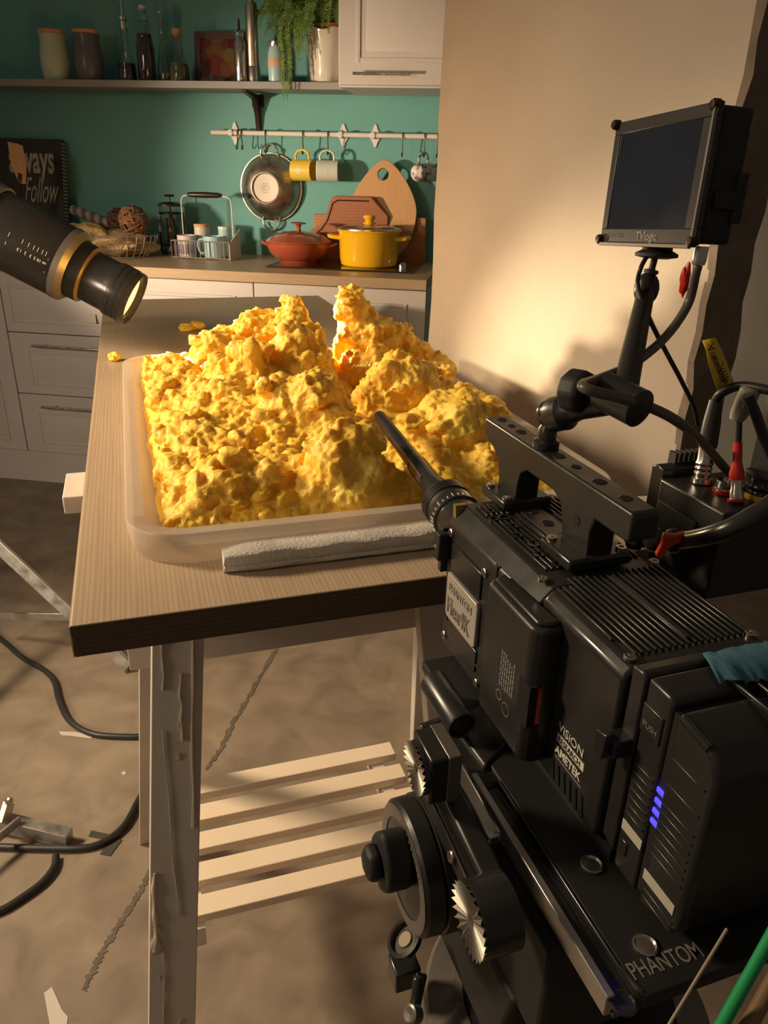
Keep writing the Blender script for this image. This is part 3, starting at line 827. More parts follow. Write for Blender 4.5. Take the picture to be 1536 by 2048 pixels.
part('wires', M_wire, t, bask)
g = G(); g.ico((0, 0, 0), 1, 4, (0.142, 0.112, 0.048), 0.5, 3.1)
o = tag(g.build('straw_filling', M_straw), 'loose straw packed inside the wire basket', 'straw'); o.location = K(BX + 0.01, 0.33, CT + 0.054); o.rotation_euler = (0, 0, AK); o['kind'] = 'stuff'


def cloth(name, c, rad, sc, m, label, seed, rz=0.0):
    g = G(); b = bmesh.new(); bmesh.ops.create_icosphere(b, subdivisions=4, radius=1)
    vs = []
    for v in b.verts:
        k = 1 + 0.22 * noise.noise(v.co * 2.3 + Vector((seed, 0, 0))) + 0.10 * sin(9 * v.co.x + 4 * v.co.y + seed) * (1 - abs(v.co.z) * 0.5)
        vs.append((v.co.x * rad * sc[0] * k, v.co.y * rad * sc[1] * k, v.co.z * rad * sc[2] * k))
    fs = [tuple(x.index for x in f.verts) for f in b.faces]; b.free(); g.add(vs, fs)
    o = tag(g.build(name, m), label, 'cloth'); o.location = c; o.rotation_euler = (0, 0, AK + rz); return o


cloth('napkin', K(BX - 0.12, 0.285, CT + 0.085), 0.075, (1.25, 0.8, 0.62), M_check, 'yellow checked napkin spilling over the left of the wire basket', 1.0)
cloth('napkin', K(BX - 0.025, 0.40, CT + 0.088), 0.05, (1.3, 0.8, 0.6), mat('dark_linen', (0.09, 0.075, 0.07), 0.9), 'dark linen napkin bunched at the back of the wire basket', 4.0)
g = G(); g.lathe([(0.0, -0.098), (0.016, -0.10), (0.020, -0.09), (0.021, 0.0), (0.024, 0.07), (0.022, 0.098), (0.0, 0.096)], 24, (0, 0, 0), (1, 0.15, -0.38), caps=False)
o = tag(g.build('rolled_towel', M_plaid), 'rolled striped towel sticking up from the wire basket', 'towel'); o.location = K(BX - 0.115, 0.36, CT + 0.145); o.rotation_euler = (0, 0, AK)


def vine(c, r, m, label, seed):
    random.seed(seed); g = G()
    for i in range(26):
        R = Matrix.Rotation(random.uniform(0, pi), 3, Vector((random.gauss(0, 1), random.gauss(0, 1), random.gauss(0, 1))).normalized())
        off = random.uniform(-0.5, 0.5) * r; rr = sqrt(r * r - off * off)
        g.tube([R @ Vector((rr * cos(a) * random.uniform(0.93, 1.04), rr * sin(a) * random.uniform(0.93, 1.04), off + random.uniform(-0.1, 0.1) * r)) for a in [2 * pi * k / 9 for k in range(9)]], r * 0.05, 5, per=3, closed=False)
    o = tag(g.build('vine_ball', m), label, 'vine ball'); o.location = c; return o


vine(K(BX + 0.083, 0.31, CT + 0.145), 0.058, M_vine, 'larger tan twig ball on top of the wire basket', 2)
vine(K(BX - 0.013, 0.37, CT + 0.142), 0.046, mat('dark_vine', (0.10, 0.045, 0.025), 0.8), 'smaller dark twig ball left of the tan twig ball', 9)

# sign
t = thing('canvas_sign', 'black canvas sign with ivory lettering leaning on the teal wall', 'sign', loc=K(-1.155, D - 0.125, CT), rotz=AK)
SA = radians(-9)
tilt = Matrix.Rotation(SA, 3, 'X')
sx0, sx1, shh = -0.20, 0.330, 0.455


def tl(x, y, z): return tilt @ Vector((x, y, z))


g = G(); g.T = tilt.to_4x4(); g.box(sx0, sx1, 0, 0.035, 0, shh); g.build('canvas', M_signb, t, bevel=0.002)
g = G(); g.T = tilt.to_4x4()
for i in range(30):
    z = 0.006 + i * (shh - 0.012) / 30; g.box(sx1, sx1 + 0.0012, 0.002, 0.033, z, z + 0.0075)
g.build('striped_edge', M_signi, t)
tx = tl(1, 0, 0); ty = tl(0, 0, 1)
text('lettering', 'always', 0.165, tl(0.080, -0.0015, 0.318), tx, ty, M_signi, t, fit=0.215, bold=0.0035)
text('lettering', 'Follow', 0.150, tl(0.145, -0.0015, 0.195), tx, ty, M_signi, t, shear=0.5, fit=0.165)
text('lettering', 'T', 0.095, tl(0.255, -0.0015, 0.045), tx, ty, M_signi, t, fit=0.048, bold=0.003)
g = G(); g.T = tilt.to_4x4(); g.box(0.13, 0.265, -0.0015, 0, 0.141, 0.1425)
for s_ in (-1, 1):
    for k in range(3): g.add([(0.245 + k * 0.012, -0.0015, 0.142), (0.257 + k * 0.012, -0.0015, 0.142 + s_ * 0.011), (0.259 + k * 0.012, -0.0015, 0.142 + s_ * 0.011), (0.247 + k * 0.012, -0.0015, 0.142)], [(0, 1, 2, 3)])
g.build('arrow', M_signi, t)

# utensils in a dark holder in front of the sign
t = thing('utensil_jar', 'dark jar in front of the black sign', 'jar', loc=K(-0.965, 0.30, CT), rotz=AK)
part('body', M_slate, t, lambda g: g.lathe([(0, 0), (0.05, 0), (0.055, 0.02), (0.055, 0.15), (0.051, 0.15), (0.05, 0.01), (0, 0.008)], 32, caps=False))
t = thing('spatula', 'amber wooden spatula standing in the dark jar before the sign', 'spatula', loc=K(-0.965, 0.30, CT + 0.012), rotz=AK)
part('blade', M_cork, t, lambda g: g.prism([(0.130, 0.33), (0.125, 0.405), (0.062, 0.418), (0.062, 0.33), (0.085, 0.26), (0.115, 0.26)], -0.004, 0.002, 'y'), bevel=0.002)
part('handle', M_iron, t, lambda g: g.bar((0.0, 0, 0.0), (0.098, 0, 0.30), 0.02, 0.008, up=(0, 1, 0)))


# ---------------------------------------------------------------- shelf things
def sh(px, dv=0.06): return K(ku(px, 150, SV + dv), SV + dv, SZ + 0.0003)


def canister(u, m, label):
    t = thing('canister', label, 'canister', loc=sh(u, 0.075), rotz=AK, group='canisters on the shelf')
    part('body', m, t, lambda g: g.lathe([(0, 0), (0.054, 0), (0.058, 0.006), (0.064, 0.06), (0.065, 0.09), (0.059, 0.13), (0.055, 0.16), (0.058, 0.178), (0.058, 0.186), (0.0, 0.186)], 40, caps=False))
    part('lid', M_cork, t, lambda g: g.lathe([(0.057, 0.186), (0.060, 0.188), (0.060, 0.200), (0.056, 0.203), (0, 0.203)], 40))


canister(114, M_mint, 'mint green canister with a cork lid at the left of the shelf')
canister(181, M_slate, 'dark slate canister with a cork lid next to the mint one')


def bottle(u, prof, label, fill=None, fm=None, top=None, tm=None, dv=0.06, name='bottle'):
    t = thing(name, label, 'bottle', loc=sh(u, dv), rotz=AK, group='glass bottles on the shelf')
    inner = [(max(0, r - 0.0025), max(h, 0.004)) for r, h in reversed(prof)]
    part('glass', M_glass, t, lambda g: g.lathe([(0, 0)] + prof + inner + [(0, 0.004)], 32, caps=False))
    if fill:
        q = [(max(0, r - 0.0032), max(h, 0.0045)) for r, h in prof if h <= fill]
        q = [(0, 0.0045)] + q + [(q[-1][0], fill), (0, fill)]
        part('liquid', fm, t, lambda g: g.lathe(q, 32, caps=False))
    if top: part('stopper', tm, t, lambda g: g.lathe(top, 20))
    return t


bottle(256, [(0.040, 0), (0.042, 0.01), (0.040, 0.05), (0.026, 0.10), (0.017, 0.14), (0.016, 0.20), (0.019, 0.205)], 'tall glass bottle with steel pourer and dark vinegar, left of the row', 0.07, M_darkliq,
       [(0.014, 0.20), (0.014, 0.235), (0.018, 0.238), (0.018, 0.252), (0.006, 0.256), (0.004, 0.33), (0.003, 0.345)], M_steel)
bottle(295, [(0.037, 0), (0.040, 0.01), (0.040, 0.13), (0.034, 0.17), (0.019, 0.205), (0.017, 0.23), (0.022, 0.235), (0.022, 0.262), (0.017, 0.28)], 'dark vinegar bottle with a ceramic stopper, second in the row', 0.185, M_darkliq,
       [(0.016, 0.27), (0.017, 0.285), (0.012, 0.295)], M_wmug)
bottle(331, [(0.034, 0), (0.036, 0.01), (0.034, 0.06), (0.018, 0.13), (0.014, 0.17), (0.014, 0.24), (0.019, 0.25), (0.024, 0.275), (0.022, 0.30), (0.012, 0.32)], 'slender clear decanter with an amber dreg, third in the row', 0.03, M_oil, dv=0.10)
bottle(359, [(0.042, 0), (0.044, 0.01), (0.044, 0.06), (0.030, 0.085), (0.016, 0.11), (0.015, 0.16), (0.019, 0.17), (0.019, 0.185)], 'short round oil bottle with a cork, right end of the glass row', 0.07, M_oil,
       [(0.015, 0.175), (0.020, 0.19), (0.020, 0.205), (0, 0.206)], M_cork)
# picture
t = thing('framed_picture', 'dark framed red food picture leaning on the wall behind bottles', 'picture', loc=sh(438, 0.13), rotz=AK)
g = G(); g.T = Matrix.Rotation(radians(-8), 4, 'X')
for q in ((-0.118, -0.09, 0, 0.215), (0.09, 0.118, 0, 0.215)): g.box(q[0], q[1], 0, 0.014, q[2], q[3])
for q in ((-0.09, 0.09, 0, 0.03), (-0.09, 0.09, 0.185, 0.215)): g.box(q[0], q[1], 0, 0.014, q[2], q[3])
g.build('frame', M_frame, t, bevel=0.0015)
g = G(); g.T = Matrix.Rotation(radians(-8), 4, 'X'); g.box(-0.09, 0.09, 0.004, 0.010, 0.03, 0.185); g.build('print', M_pic, t)
t = thing('glass_tumbler', 'tiny clear glass in front of the framed picture', 'glass', loc=sh(423, 0.03), rotz=AK)
part('glass', M_glass, t, lambda g: g.lathe([(0, 0), (0.013, 0), (0.016, 0.032), (0.014, 0.032), (0.011, 0.004), (0, 0.004)], 20, caps=False))
# steel oil can
t = thing('oil_dispenser', 'short shiny steel oil dispenser with thin spout before the picture', 'oil dispenser', loc=sh(482, 0.045), rotz=AK)
part('body', M_steel, t, lambda g: g.lathe([(0, 0), (0.024, 0), (0.0255, 0.004), (0.0255, 0.150), (0.019, 0.163), (0.0, 0.163)], 32, caps=False))
part('neck', M_glass, t, lambda g: g.lathe([(0.017, 0.163), (0.018, 0.19), (0.02, 0.194), (0, 0.194)], 24))
part('spout', M_iron, t, lambda g: g.lathe([(0.007, 0.194), (0.005, 0.215), (0.004, 0.235), (0.002, 0.243)], 12))
# tall mill
t = thing('pepper_mill', 'tall slim polished steel mill beside the fern', 'mill', loc=sh(507, 0.07), rotz=AK)
part('body', M_copper, t, lambda g: g.lathe([(0, 0), (0.026, 0), (0.0265, 0.06), (0.025, 0.063), (0.0265, 0.066), (0.0265, 0.29), (0.022, 0.305), (0, 0.305)], 32, caps=False))
part('cap', M_steel, t, lambda g: g.lathe([(0.014, 0.305), (0.012, 0.33), (0.016, 0.345), (0.008, 0.36), (0, 0.362)], 24))
# blue jar
t = thing('spice_jar', 'pale blue printed tin jar with steel lid beside the trailing fern', 'jar', loc=sh(553, 0.05), rotz=AK)
part('body', M_bmug, t, lambda g: g.lathe([(0, 0), (0.033, 0), (0.035, 0.008), (0.036, 0.06), (0.035, 0.11), (0.028, 0.135), (0, 0.135)], 32, caps=False))
part('label_band', mat('peach_label', (0.62, 0.38, 0.24), 0.6), t, lambda g: g.lathe([(0.0365, 0.06), (0.0368, 0.062), (0.0368, 0.09), (0.0362, 0.092)], 32, caps=False))
part('lid', M_steel, t, lambda g: g.lathe([(0.029, 0.135), (0.030, 0.137), (0.030, 0.156), (0.027, 0.158), (0, 0.158)], 32))
# fern pot
t = thing('potted_fern', 'trailing green fern in a glossy cream pot on the shelf', 'potted plant', loc=K(0.378, SV + 0.09, SZ + 0.0003), rotz=AK)


def pot(g):
    prof = [(0, 0), (0.062, 0), (0.066, 0.006), (0.070, 0.05), (0.078, 0.15), (0.083, 0.180), (0.079, 0.182), (0.074, 0.15), (0.064, 0.02), (0, 0.015)]
    n = 40; R = []
    vs = []; fs = []
    for r, h in prof:
        for k in range(n):
            a = 2 * pi * k / n; rr = r * (1 + 0.05 * cos(4 * a) + 0.025 * sin(9 * a + h * 30)); vs.append((rr * cos(a), rr * sin(a), h + (0.006 * sin(5 * a) if h > 0.17 else 0)))
    for i in range(len(prof) - 1):
        for k in range(n):
            k2 = (k + 1) % n; fs.append((i * n + k, i * n + k2, (i + 1) * n + k2, (i + 1) * n + k))
    g.add(vs, fs)


part('pot', M_creampot, t, pot)
part('inner_pot', M_terra, t, lambda g: g.lathe([(0.05, 0.06), (0.058, 0.185), (0.062, 0.185), (0.062, 0.200), (0.057, 0.200), (0.054, 0.18), (0, 0.175)], 32, caps=False))


def fern(g):
    random.seed(21)
    def frond(pts, wl):
        pts = [(min(p[0], 0.085), min(p[1], 0.095), p[2]) for p in pts]
        P_ = catmull(pts, 14); g.tube(P_, 0.0013, 4, smooth=False)
        for i in range(2, len(P_)):
            f = i / len(P_); L_ = wl * (1 - 0.75 * f ** 1.5) * random.uniform(0.7, 1.2)
            d = (P_[i] - P_[i - 1]).normalized(); s_ = d.cross(Vector((random.uniform(-0.5, 0.5), -1, random.uniform(-0.4, 0.4)))).normalized()
            for sg in (-1, 1):
                for q in (0, 0.5):
                    o_ = P_[i - 1].lerp(P_[i], q); tip = o_ + s_ * sg * L_ + d * L_ * 0.35 + Vector((random.uniform(-1, 1), random.uniform(-1, 1), random.uniform(-1, 1))) * 0.003
                    n_ = d * L_ * 0.28; mid = (o_ + tip) / 2 + Vector((0, -0.0015, 0))
                    g.add([o_, mid - n_ * 0.6, tip, mid + n_ * 0.6], [(0, 1, 2, 3)])
    for i in range(130):
        a = random.uniform(pi * 0.70, pi * 1.62)
        R_ = random.uniform(0.06, 0.27); up = random.uniform(0.04, 0.19); dr = random.uniform(-0.05, 0.13)
        ca, sa = cos(a), sin(a) * 0.55
        frond([(0.02 * ca, 0.02 * sa, 0.19), (R_ * 0.45 * ca, R_ * 0.45 * sa, 0.21 + up), (R_ * 0.85 * ca, R_ * 0.85 * sa, 0.22 + up * 0.8), (R_ * 1.1 * ca, R_ * 1.1 * sa, 0.23 + up * 0.5 - dr)], 0.030)
    for i in range(10):   # trailing tails over the shelf edge
        x = -0.145 + random.uniform(-0.02, 0.03); y = -0.115 + random.uniform(-0.02, 0.01)
        e = random.uniform(-0.07, 0.02)
        frond([(-0.03, -0.03, 0.2), (-0.085, -0.08, 0.25), (x, y, 0.18), (x + 0.004, y, 0.07), (x + random.uniform(-0.008, 0.008), y, e)], 0.017)
    for i in range(14):
        x = -0.10 + random.uniform(-0.03, 0.05); frond([(-0.02, -0.04, 0.2), (x * 0.7, -0.09, 0.24), (x, -0.115, 0.19), (x, -0.12, random.uniform(0.06, 0.14))], 0.019)


part('foliage', M_fern, t, fern, smooth=False)

for o_ in list(C.objects):
    if o_.parent is None and o_.get('category') in ('canister', 'bottle', 'picture', 'glass', 'oil dispenser', 'mill') or o_.name == 'spice_jar': o_.scale = (0.89, 0.89, 0.89)

# small sticker on the drawer
g = G(); g.box(-0.022, 0.022, -0.0015, 0.0, -0.018, 0.018); o = tag(g.build('sticker', M_paper), 'small torn paper sticker on the top drawer beside the table', 'sticker')
o.location = K(-0.475, 0.0095, 0.735); o.rotation_euler = (0, 0, AK)

# ================================================================== TABLE
t = thing('table', 'long oak laminate table holding the yellow mound', 'table', loc=T(0, 0, 0), rotz=AT)
TWd, TLn = 0.72, 2.05
part('tabletop', M_table, t, lambda g: g.box(0.0, TWd, 0.0, TLn, TT - 0.036, TT), bevel=0.0012)
part('front_edge', M_tedge_shaded, t, lambda g: g.box(0.0008, TWd - 0.0008, -0.0012, 0.0, TT - 0.0355, TT - 0.0005))
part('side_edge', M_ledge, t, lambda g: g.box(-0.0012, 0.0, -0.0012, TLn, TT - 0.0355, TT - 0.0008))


def legbar(g, a, b, w_, h_, up=(0, 1, 0)):
    g.bar(a, b, w_, h_, up=up)


def trestle(name, label, v0, near):
    t = thing('trestle', label, 'trestle', loc=T(0, v0, 0), rotz=AT, group='white trestles under the table')
    z1 = TT - 0.0365
    part('crossbeam', M_trestle, t, lambda g: g.box(0.040, 0.52, 0.0, 0.022, z1 - 0.128, z1), bevel=0.0015)
    part('crossbeam', M_trestle, t, lambda g: g.box(0.040, 0.52, 0.056, 0.078, z1 - 0.10, z1), bevel=0.0015)
    LEG = [((0.107, -0.026, z1), (0.014, -0.186, 0.0)), ((0.427, -0.026, z1), (0.475, -0.186, 0.0)),
           ((0.095, 0.092, z1), (0.018, 0.44, 0.0)), ((0.480, 0.092, z1), (0.62, 0.44, 0.0))]
    for i, (a, b) in enumerate(LEG):
        a = Vector(a); b = Vector(b)
        def f(g):
            w2, h2 = 0.030, 0.011
            vs = [(p.x + sx * w2, p.y + sy * h2, p.z) for p in (b, a) for sx, sy in ((-1, -1), (1, -1), (1, 1), (-1, 1))]
            g.add(vs, [(3, 2, 1, 0), (4, 5, 6, 7), (0, 1, 5, 4), (1, 2, 6, 5), (2, 3, 7, 6), (3, 0, 4, 7)])
        lg = part('leg', M_trestle, t, f, bevel=0.0015)
        if near and i == 0:
            def onleg(s, q): # s across -1..1, q along from top
                p = a.lerp(b, q); return Vector((p.x + s * 0.028, p.y - 0.0125, p.z))
            for (s0, s1, q0, q1, r) in ((0.55, 0.8, 0.03, 0.36, 0.0022), (-0.7, -0.6, 0.03, 0.14, 0.0016), (0.1, 0.25, 0.12, 0.22, 0.002), (-0.85, -0.8, 0.42, 0.55, 0.003), (-0.4, -0.35, 0.55, 0.70, 0.0011), (0.35, 0.1, 0.68, 0.78, 0.001), (-0.6, 0.2, 0.2, 0.5, 0.0009)):
                g = G(); pts = [onleg(s0 + (s1 - s0) * k / 6 + random.uniform(-0.05, 0.05), q0 + (q1 - q0) * k / 6) for k in range(7)]
                g.tube(pts, lambda x, r=r: r * (0.5 + 0.5 * sin(x * 9 + r * 1000) ** 2 + 0.4 * x), 8); g.build('dried_drip', M_glue, lg)
            for (s, q, r) in ((0.2, 0.20, 0.006), (0.12, 0.245, 0.004), (-0.78, 0.545, 0.009), (-0.7, 0.52, 0.007), (0.85, 0.34, 0.0035), (-0.6, 0.60, 0.003)):
                g = G(); p = onleg(s, q); g.ico(p + Vector((0, 0.001, 0)), r, 2, (0.8, 0.35, 1.5), 0.3, s); g.build('dried_drip', M_glue, lg)
            g = G(); p = onleg(0.0, 0.77); g.lathe([(0.0042, 0), (0.0042, 0.001), (0.0018, 0.0012), (0.0018, 0.0)], 16, p, (0, -1, 0)); g.build('screw', M_greyring, lg)
    zs = 0.30
    for k in range(5):
        v = 0.373 + 0.0 - k * 0.0610 - 0.15 + 0.0
        part('slat', M_slat, t, lambda g: g.box(0.075, 0.475, v, v + 0.036, zs - 0.016, zs), bevel=0.0015)
    for u in (0.078, 0.43):
        part('side_rail', M_trestle, t, lambda g: g.box(u, u + 0.02, -0.03, 0.27, zs - 0.052, zs - 0.0165))
    return t


tr = trestle('trestle', 'white wooden trestle with slatted shelf under the near end of the table', 0.15, True)
tr2 = trestle('trestle', 'white wooden trestle under the far end of the table', 1.45, False)
t = thing('support_beam', 'white painted timber sticking out left under the tabletop', 'beam', loc=T(-0.038, 0.43, 0), rotz=AT)
part('timber', M_trestle, t, lambda g: g.box(0, 0.70, 0, 0.10, TT - 0.0365 - 0.028, TT - 0.0365), bevel=0.002)
g = G(); g.prism([(0, 0), (0.035, 0.0), (0.035, 0.085), (0.012, 0.075)], 0, 0.0025, 'y')
o = tag(g.build('cardboard_scrap', M_card), 'orange brown cardboard scrap poking out beyond the left table edge', 'cardboard'); o.location = T(-0.026, 1.34, TT - 0.12); o.rotation_euler = (0, 0, AT)
# that scrap is taped to the table side, its right part touches the edge


# tray --------------------------------------------------------------
TU0, TU1, TV0, TV1 = 0.056, 0.690, 0.098, 1.02


def rr(u0, u1, v0, v1, r, n=8):
    out = []
    for cx, cy, a0 in ((u1 - r, v1 - r, 0), (u0 + r, v1 - r, pi / 2), (u0 + r, v0 + r, pi), (u1 - r, v0 + r, 1.5 * pi)):
        for k in range(n + 1): a = a0 + pi / 2 * k / n; out.append((cx + r * cos(a), cy + r * sin(a)))
    return out


t = thing('plastic_tray', 'translucent plastic tray with rounded corners under the yellow mound', 'tray', loc=T(0, 0, 0), rotz=AT)
rings = []
for ins, z in ((0.006, 0.0014), (0.004, 0.004), (0.0, 0.034), (0.002, 0.0375), (0.020, 0.0365), (0.024, 0.031), (0.032, 0.010), (0.040, 0.0045)):
    rings.append([(x, y, TT + z) for x, y in rr(TU0 + ins, TU1 - ins, TV0 + ins, TV1 - ins, 0.065 - ins * 0.8)])
g = G(); n = len(rings[0]); fs = []
for i in range(len(rings) - 1):
    for k in range(n): k2 = (k + 1) % n; fs.append((i * n + k, i * n + k2, (i + 1) * n + k2, (i + 1) * n + k))
fs.append(tuple((len(rings) - 1) * n + k for k in range(n)))
g.add([p for r_ in rings for p in r_], fs)
ob = g.build('tray_body', M_tray, t, ang=50); sm = ob.modifiers.new('s', 'SOLIDIFY'); sm.thickness = 0.0013; sm.offset = 0

# foam slab in front
t = thing('foam_slab', 'grey foam strip lying in front of the tray on the table', 'foam strip', loc=T(0.155, 0.062, TT), rotz=AT)
g = G(); random.seed(4)
N_ = 40; vs = []; fs = []
L_ = 0.56
for i in range(N_ + 1):
    x = L_ * i / N_; j = 0.0008
    y1 = 0.036
    prof = [(0.004, 0.0003), (0.0, 0.004), (0.0005, 0.0085), (0.0015, 0.0095), (0.0005, 0.0108), (0.0, 0.022), (0.003, 0.0245), (y1 - 0.003, 0.0245), (y1, 0.021), (y1, 0.0003)]
    e = 0.004 if i == 0 else (0.0015 if i == 1 else 0)
    for (y, z) in prof: vs.append((x + (0.002 * random.random()), y + random.uniform(-j, j) + e * (1 if y < 0.02 else -1), max(0.0002, z + random.uniform(-j, j) * 0.5 - (e if z > 0.015 else 0))))
m_ = 10
for i in range(N_):
    for k in range(m_): k2 = (k + 1) % m_; fs.append((i * m_ + k, i * m_ + k2, (i + 1) * m_ + k2, (i + 1) * m_ + k))
fs += [tuple(range(m_)), tuple(reversed(range(N_ * m_, N_ * m_ + m_)))]
g.add(vs, fs); g.build('slab', M_foam, t, ang=50)

# ================================================================== YELLOW MOUND
#      u, v, top z, radius u, radius v, sharpness : broad body under the blobs
PK = [(0.37, 0.72, 0.985, 0.10, 0.15, 1.6), (0.53, 0.76, 0.965, 0.12, 0.13, 1.8), (0.62, 0.72, 0.935, 0.085, 0.16, 2.0),
      (0.500, 0.50, 0.945, 0.115, 0.115, 2.2), (0.545, 0.335, 0.930, 0.13, 0.11, 2.4), (0.335, 0.205, 0.925, 0.09, 0.07, 2.6),
      (0.320, 0.44, 0.955, 0.11, 0.12, 2.3), (0.245, 0.52, 0.972, 0.12, 0.16, 2.2), (0.228, 0.76, 0.985, 0.10, 0.12, 1.8), (0.285, 0.79, 0.99, 0.12, 0.12, 1.6), (0.155, 0.79, 0.962, 0.085, 0.12, 2.2),
      (0.27, 0.62, 1.000, 0.11, 0.13, 2), (0.165, 0.62, 0.972, 0.08, 0.14, 2.4), (0.16, 0.42, 0.955, 0.075, 0.14, 2.6), (0.165, 0.26, 0.935, 0.070, 0.085, 2.6), (0.25, 0.26, 0.938, 0.10, 0.10, 2.6),
      (0.46, 0.24, 0.912, 0.14, 0.065, 2.6), (0.63, 0.47, 0.940, 0.06, 0.15, 2.6), (0.42, 0.86, 0.935, 0.22, 0.10, 2.0), (0.43, 0.42, 0.915, 0.20, 0.22, 3.0), (0.62, 0.30, 0.915, 0.06, 0.1, 3.0)]
# where the probe lens lies: nothing stands above its tube
LA_ = P(-0.1187, 0.052, -0.0565) - T0; LB_ = P(-0.378, 0.052, -0.0235) - T0
LA_ = (LA_.dot(UT), LA_.dot(VT), LA_.z); LB_ = (LB_.dot(UT), LB_.dot(VT), LB_.z)


def lens_cap(u, v, pad=0.0):
    du, dv = LB_[0] - LA_[0], LB_[1] - LA_[1]
    t_ = np.clip(((u - LA_[0]) * du + (v - LA_[1]) * dv) / (du * du + dv * dv), 0, 1.0)
    dd = np.sqrt((u - LA_[0] - du * t_) ** 2 + (v - LA_[1] - dv * t_) ** 2)
    z = LA_[2] + (LB_[2] - LA_[2]) * t_
    return (z - 0.024 - pad) + np.clip(dd - 0.017 - pad, 0, 1) * 4.5


def hgt(u, v):
    d = np.zeros_like(u)
    for (pu, pv, pz, ru, rv, s_) in PK:
        q = np.sqrt(((u - pu) / ru) ** 2 + ((v - pv) / rv) ** 2)
        h_ = (pz - (TT + 0.004)) * np.clip(1 - (q / 1.25) ** s_, 0, 1) ** 0.8
        d = np.maximum(d, h_)
    return np.minimum(d, np.maximum(lens_cap(u, v) - (TT + 0.0052), 0.008))


U_, V_ = np.meshgrid(np.linspace(0.085, 0.68, 170), np.linspace(0.15, 0.97, 230))
H_ = hgt(U_, V_)
edge_ = np.minimum(np.minimum((U_ - 0.09) / 0.03, (0.672 - U_) / 0.03), np.minimum((V_ - 0.158) / 0.03, (0.965 - V_) / 0.03))
H_ *= np.clip(edge_, 0, 1) ** 0.5
nu, nv = U_.shape[1], U_.shape[0]
zb = TT + 0.0052
vs = np.concatenate([np.stack([U_, V_, zb + H_ + 0.001], -1).reshape(-1, 3), np.stack([U_, V_, np.full_like(H_, zb)], -1).reshape(-1, 3)])
fs = []
keep = H_ > 0.004
N0 = nu * nv
for j in range(nv - 1):
    for i in range(nu - 1):
        if keep[j, i] and keep[j, i + 1] and keep[j + 1, i] and keep[j + 1, i + 1]:
            a = j * nu + i
            fs.append((a, a + 1, a + nu + 1, a + nu)); fs.append((N0 + a + nu, N0 + a + nu + 1, N0 + a + 1, N0 + a))
            for (p, q, jj, ii) in ((a, a + nu, j, i - 1), (a + nu + 1, a + 1, j, i + 1), (a + 1, a, j - 1, i), (a + nu, a + nu + 1, j + 1, i)):
                ok = 0 <= ii < nu - 1 and 0 <= jj < nv - 1 and keep[jj, ii] and keep[jj, ii + 1] and keep[jj + 1, ii] and keep[jj + 1, ii + 1]
                if not ok: fs.append((p, q, N0 + q, N0 + p))
g = G(); g.add([tuple(p) for p in vs], fs)
# big blobs: u, v, centre z, ru, rv, rz
BLOBS = [(0.334, 0.205, 0.945, 0.052, 0.048, 0.064), (0.345, 0.200, 0.918, 0.072, 0.050, 0.045), (0.300, 0.215, 0.915, 0.05, 0.05, 0.04),          # front dome
         (0.540, 0.345, 0.930, 0.072, 0.065, 0.060), (0.490, 0.350, 0.925, 0.042, 0.05, 0.045), (0.585, 0.36, 0.925, 0.05, 0.06, 0.048), (0.56, 0.27, 0.905, 0.06, 0.04, 0.03),   # right dome
         (0.500, 0.505, 0.950, 0.066, 0.060, 0.070), (0.545, 0.50, 0.945, 0.05, 0.05, 0.055), (0.455, 0.50, 0.945, 0.035, 0.04, 0.045),         # middle dome
         (0.484, 0.745, 1.062, 0.036, 0.034, 0.033), (0.500, 0.750, 1.025, 0.040, 0.042, 0.045), (0.512, 0.745, 0.985, 0.060, 0.055, 0.055), (0.545, 0.755, 0.985, 0.060, 0.055, 0.050),
         (0.595, 0.745, 0.955, 0.060, 0.055, 0.045), (0.640, 0.70, 0.935, 0.042, 0.055, 0.035), (0.500, 0.68, 0.955, 0.050, 0.050, 0.045),        # right back peak
         (0.372, 0.745, 1.064, 0.018, 0.020, 0.024), (0.368, 0.740, 1.035, 0.032, 0.034, 0.034), (0.372, 0.715, 1.000, 0.046, 0.05, 0.048), (0.392, 0.69, 0.965, 0.040, 0.05, 0.050),
         (0.352, 0.630, 0.995, 0.048, 0.045, 0.052), (0.365, 0.600, 0.960, 0.050, 0.045, 0.050), (0.32, 0.77, 1.012, 0.045, 0.04, 0.035),                              # left back peak
         (0.335, 0.435, 0.965, 0.052, 0.050, 0.050), (0.350, 0.410, 0.935, 0.050, 0.045, 0.045), (0.295, 0.45, 0.962, 0.045, 0.05, 0.040),                            # centre dome
         (0.235, 0.755, 0.985, 0.055, 0.05, 0.038), (0.215, 0.75, 1.000, 0.026, 0.026, 0.022), (0.280, 0.80, 1.000, 0.032, 0.03, 0.030),
         (0.645, 0.46, 0.925, 0.030, 0.06, 0.030), (0.655, 0.55, 0.918, 0.025, 0.06, 0.030), (0.185, 0.24, 0.925, 0.05, 0.045, 0.035), (0.225, 0.225, 0.920, 0.05, 0.04, 0.035), (0.13, 0.225, 0.905, 0.028, 0.03, 0.02),
         (0.265, 0.60, 0.995, 0.028, 0.026, 0.024), (0.42, 0.43, 0.912, 0.06, 0.05, 0.018)]
for k, (u, v, z, a, b, c) in enumerate(BLOBS):
    g.ico((u, v, z), 1.0, 4, (a, b, c), 0.28, 3.7 * k)
# one smooth long chunk lying on the left slope
g.ico((0.268, 0.565, 1.012), 1.0, 3, (0.013, 0.014, 0.030), 0.25, 5)


